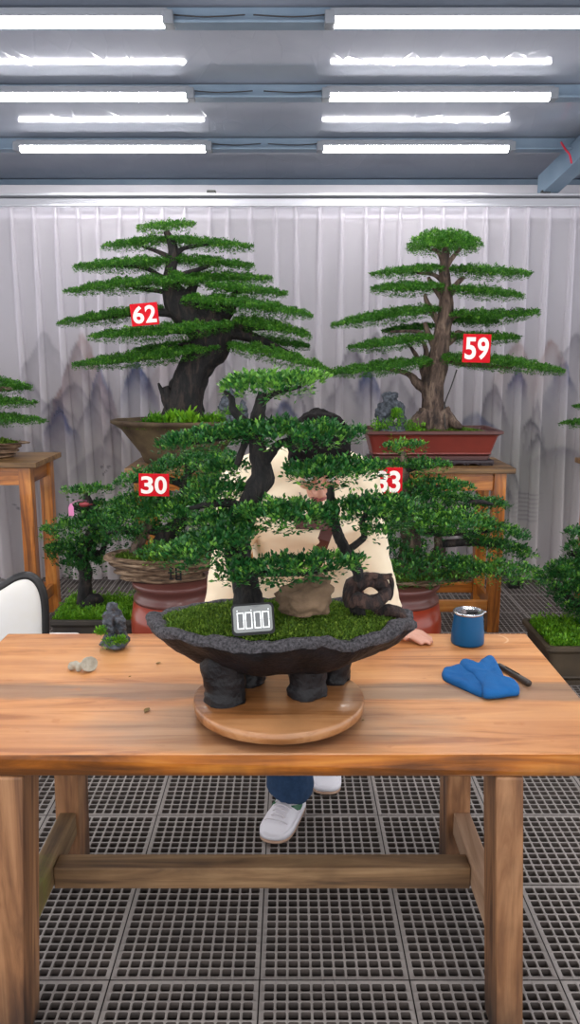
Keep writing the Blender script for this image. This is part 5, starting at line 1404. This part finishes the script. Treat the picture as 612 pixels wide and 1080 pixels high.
    # shoes
    def shoe(toe, heel, logo=True):
        toe, heel = Vector(toe), Vector(heel); d = (toe-heel); Ln = d.length; d.normalize(); sd = Vector((-d.y, d.x, 0))
        root = bpy.data.objects.new('shoe', None)
        def Q(a, b, z): return heel + d*(a*Ln) + sd*b + Vector((0, 0, z))
        def outline(a):      # half width along the shoe
            return .056*(max(0, 1-((a-.70)/.315)**2)**.5 if a > .70 else (.78+.22*math.sin((a-.05)/.65*PI/2)) if a > .07 else .78*max(0, 1-((.07-a)/.075)**2)**.5)
        sec = [0, .015, .04, .07, .14, .24, .36, .48, .6, .7, .8, .88, .94, .98, 1.0, 1.012]
        def ringed(zlo, zhi, grow, mat, name):
            s_ = MB(); n = len(sec); up, dn = [], []
            for z in (zlo, zhi):
                for a in sec: up.append(Q(a, (outline(a)+grow), z + (.010*max(0, (a-.8)/.2)**2 if z == zlo else .006*max(0, (a-.8)/.2)**2)))
                for a in reversed(sec): up.append(Q(a, -(outline(a)+grow), z + (.010*max(0, (a-.8)/.2)**2 if z == zlo else .006*max(0, (a-.8)/.2)**2)))
            k = 2*n
            F = [(i, (i+1) % k, k+(i+1) % k, k+i) for i in range(k)] + [tuple(range(k-1, -1, -1)), tuple(range(k, 2*k))]
            s_.add(up, F, 0, True); return s_.build(name, mat, t)
        sole = ringed(.001, .012, .001, M['gum'], 'outsole')
        ringed(.0121, .032, .002, M['shoe_white'], 'midsole')
        # upper: lofted sections
        s_ = MB(); V, F = [], []; n = 14
        for a in sec[1:-1]:
            wd = outline(a)*.96
            h = .105 if a < .28 else .105-(a-.28)/.42*.045 if a < .70 else .06*max(.25, 1-((a-.70)/.31)**2)**.5
            for k in range(n):
                q = PI*k/(n-1)
                V.append(Q(a, wd*math.cos(q)*(1 if a > .5 else 1-.25*math.sin(q)), .0321 + (h-.0321)*max(0, math.sin(q))**.75))
        m_ = len(sec)-2
        for i in range(m_-1):
            for k in range(n-1): F.append((i*n+k, i*n+k+1, (i+1)*n+k+1, (i+1)*n+k))
            F.append((i*n+n-1, i*n, (i+1)*n, (i+1)*n+n-1))
        F.append(tuple(range(n))); F.append(tuple((m_-1)*n+k for k in range(n-1, -1, -1)))
        s_.add(V, F); upper = s_.build('shoe_upper', M['shoe_white'], t)
        # toe-cap seam and laces
        s_ = MB(); s_.tube([Q(.74, .046, .036), Q(.78, .034, .057), Q(.80, 0, .064), Q(.78, -.034, .057), Q(.74, -.046, .036)], .0022, 6); s_.build('toe_seam', M['shoe_lace'], upper)
        for i in range(5):
            a = .40+.07*i; h = .105-(a-.28)/.42*.045
            s_ = MB(); s_.tube([Q(a, .030, h-.010), Q(a+.01, .015, h+.003), Q(a+.012, 0, h+.005), Q(a+.01, -.015, h+.003), Q(a, -.030, h-.010)], .0032, 8); s_.build('lace', M['shoe_lace'], upper)
        for sgn in (1, -1):              # curved side stripe: thick at the front, tailing off to the heel
            s_ = MB(); V = []
            top = [(.06, .068), (.16, .064), (.26, .062), (.36, .063), (.44, .069), (.49, .074)]; bot = [(.06, .064), (.16, .052), (.26, .043), (.36, .042), (.44, .052), (.49, .069)]
            for (a, z), (a2, z2) in zip(top, bot):
                for aa, zz in ((a, z), (a2, z2)):
                    h = .105 if aa < .28 else .105-(aa-.28)/.42*.045
                    q = math.asin(min(1, max(0, (zz-.0321)/(h-.0321)))**(1/.75))
                    wd = outline(aa)*.96*math.cos(q)*(1 if aa > .5 else 1-.25*math.sin(q))
                    V.append(Q(aa, sgn*(wd+.0022), zz))
            s_.add(V, [(2*i, 2*i+1, 2*i+3, 2*i+2) for i in range(5)], 0, False)
            o = s_.build('side_stripe', M['green_mark'], upper); sm = o.modifiers.new('s', 'SOLIDIFY'); sm.thickness = .0025; sm.offset = 0
        bpy.data.objects.remove(root)
    a = atz(284, 889, .01); shoe((a.x, a.y, 0), (.022, a.y+.262, 0))
    b = atz(345, 838, .01); shoe((b.x, b.y, 0), (b.x+.005, b.y+.275, 0))
person()

# ------------------------------------------------------------------ light
w = bpy.data.worlds.new('daylight'); scene.world = w; w.use_nodes = True
bg = w.node_tree.nodes['Background']; bg.inputs[0].default_value = (.96, .97, 1.0, 1); bg.inputs[1].default_value = 1.55
vs = scene.view_settings; vs.view_transform = 'Standard'; vs.look = 'None'; vs.gamma = 1; vs.exposure = .32; vs.use_curve_mapping = False
scene.cycles.max_bounces = 6; scene.cycles.transparent_max_bounces = 12; scene.cycles.use_denoising = True
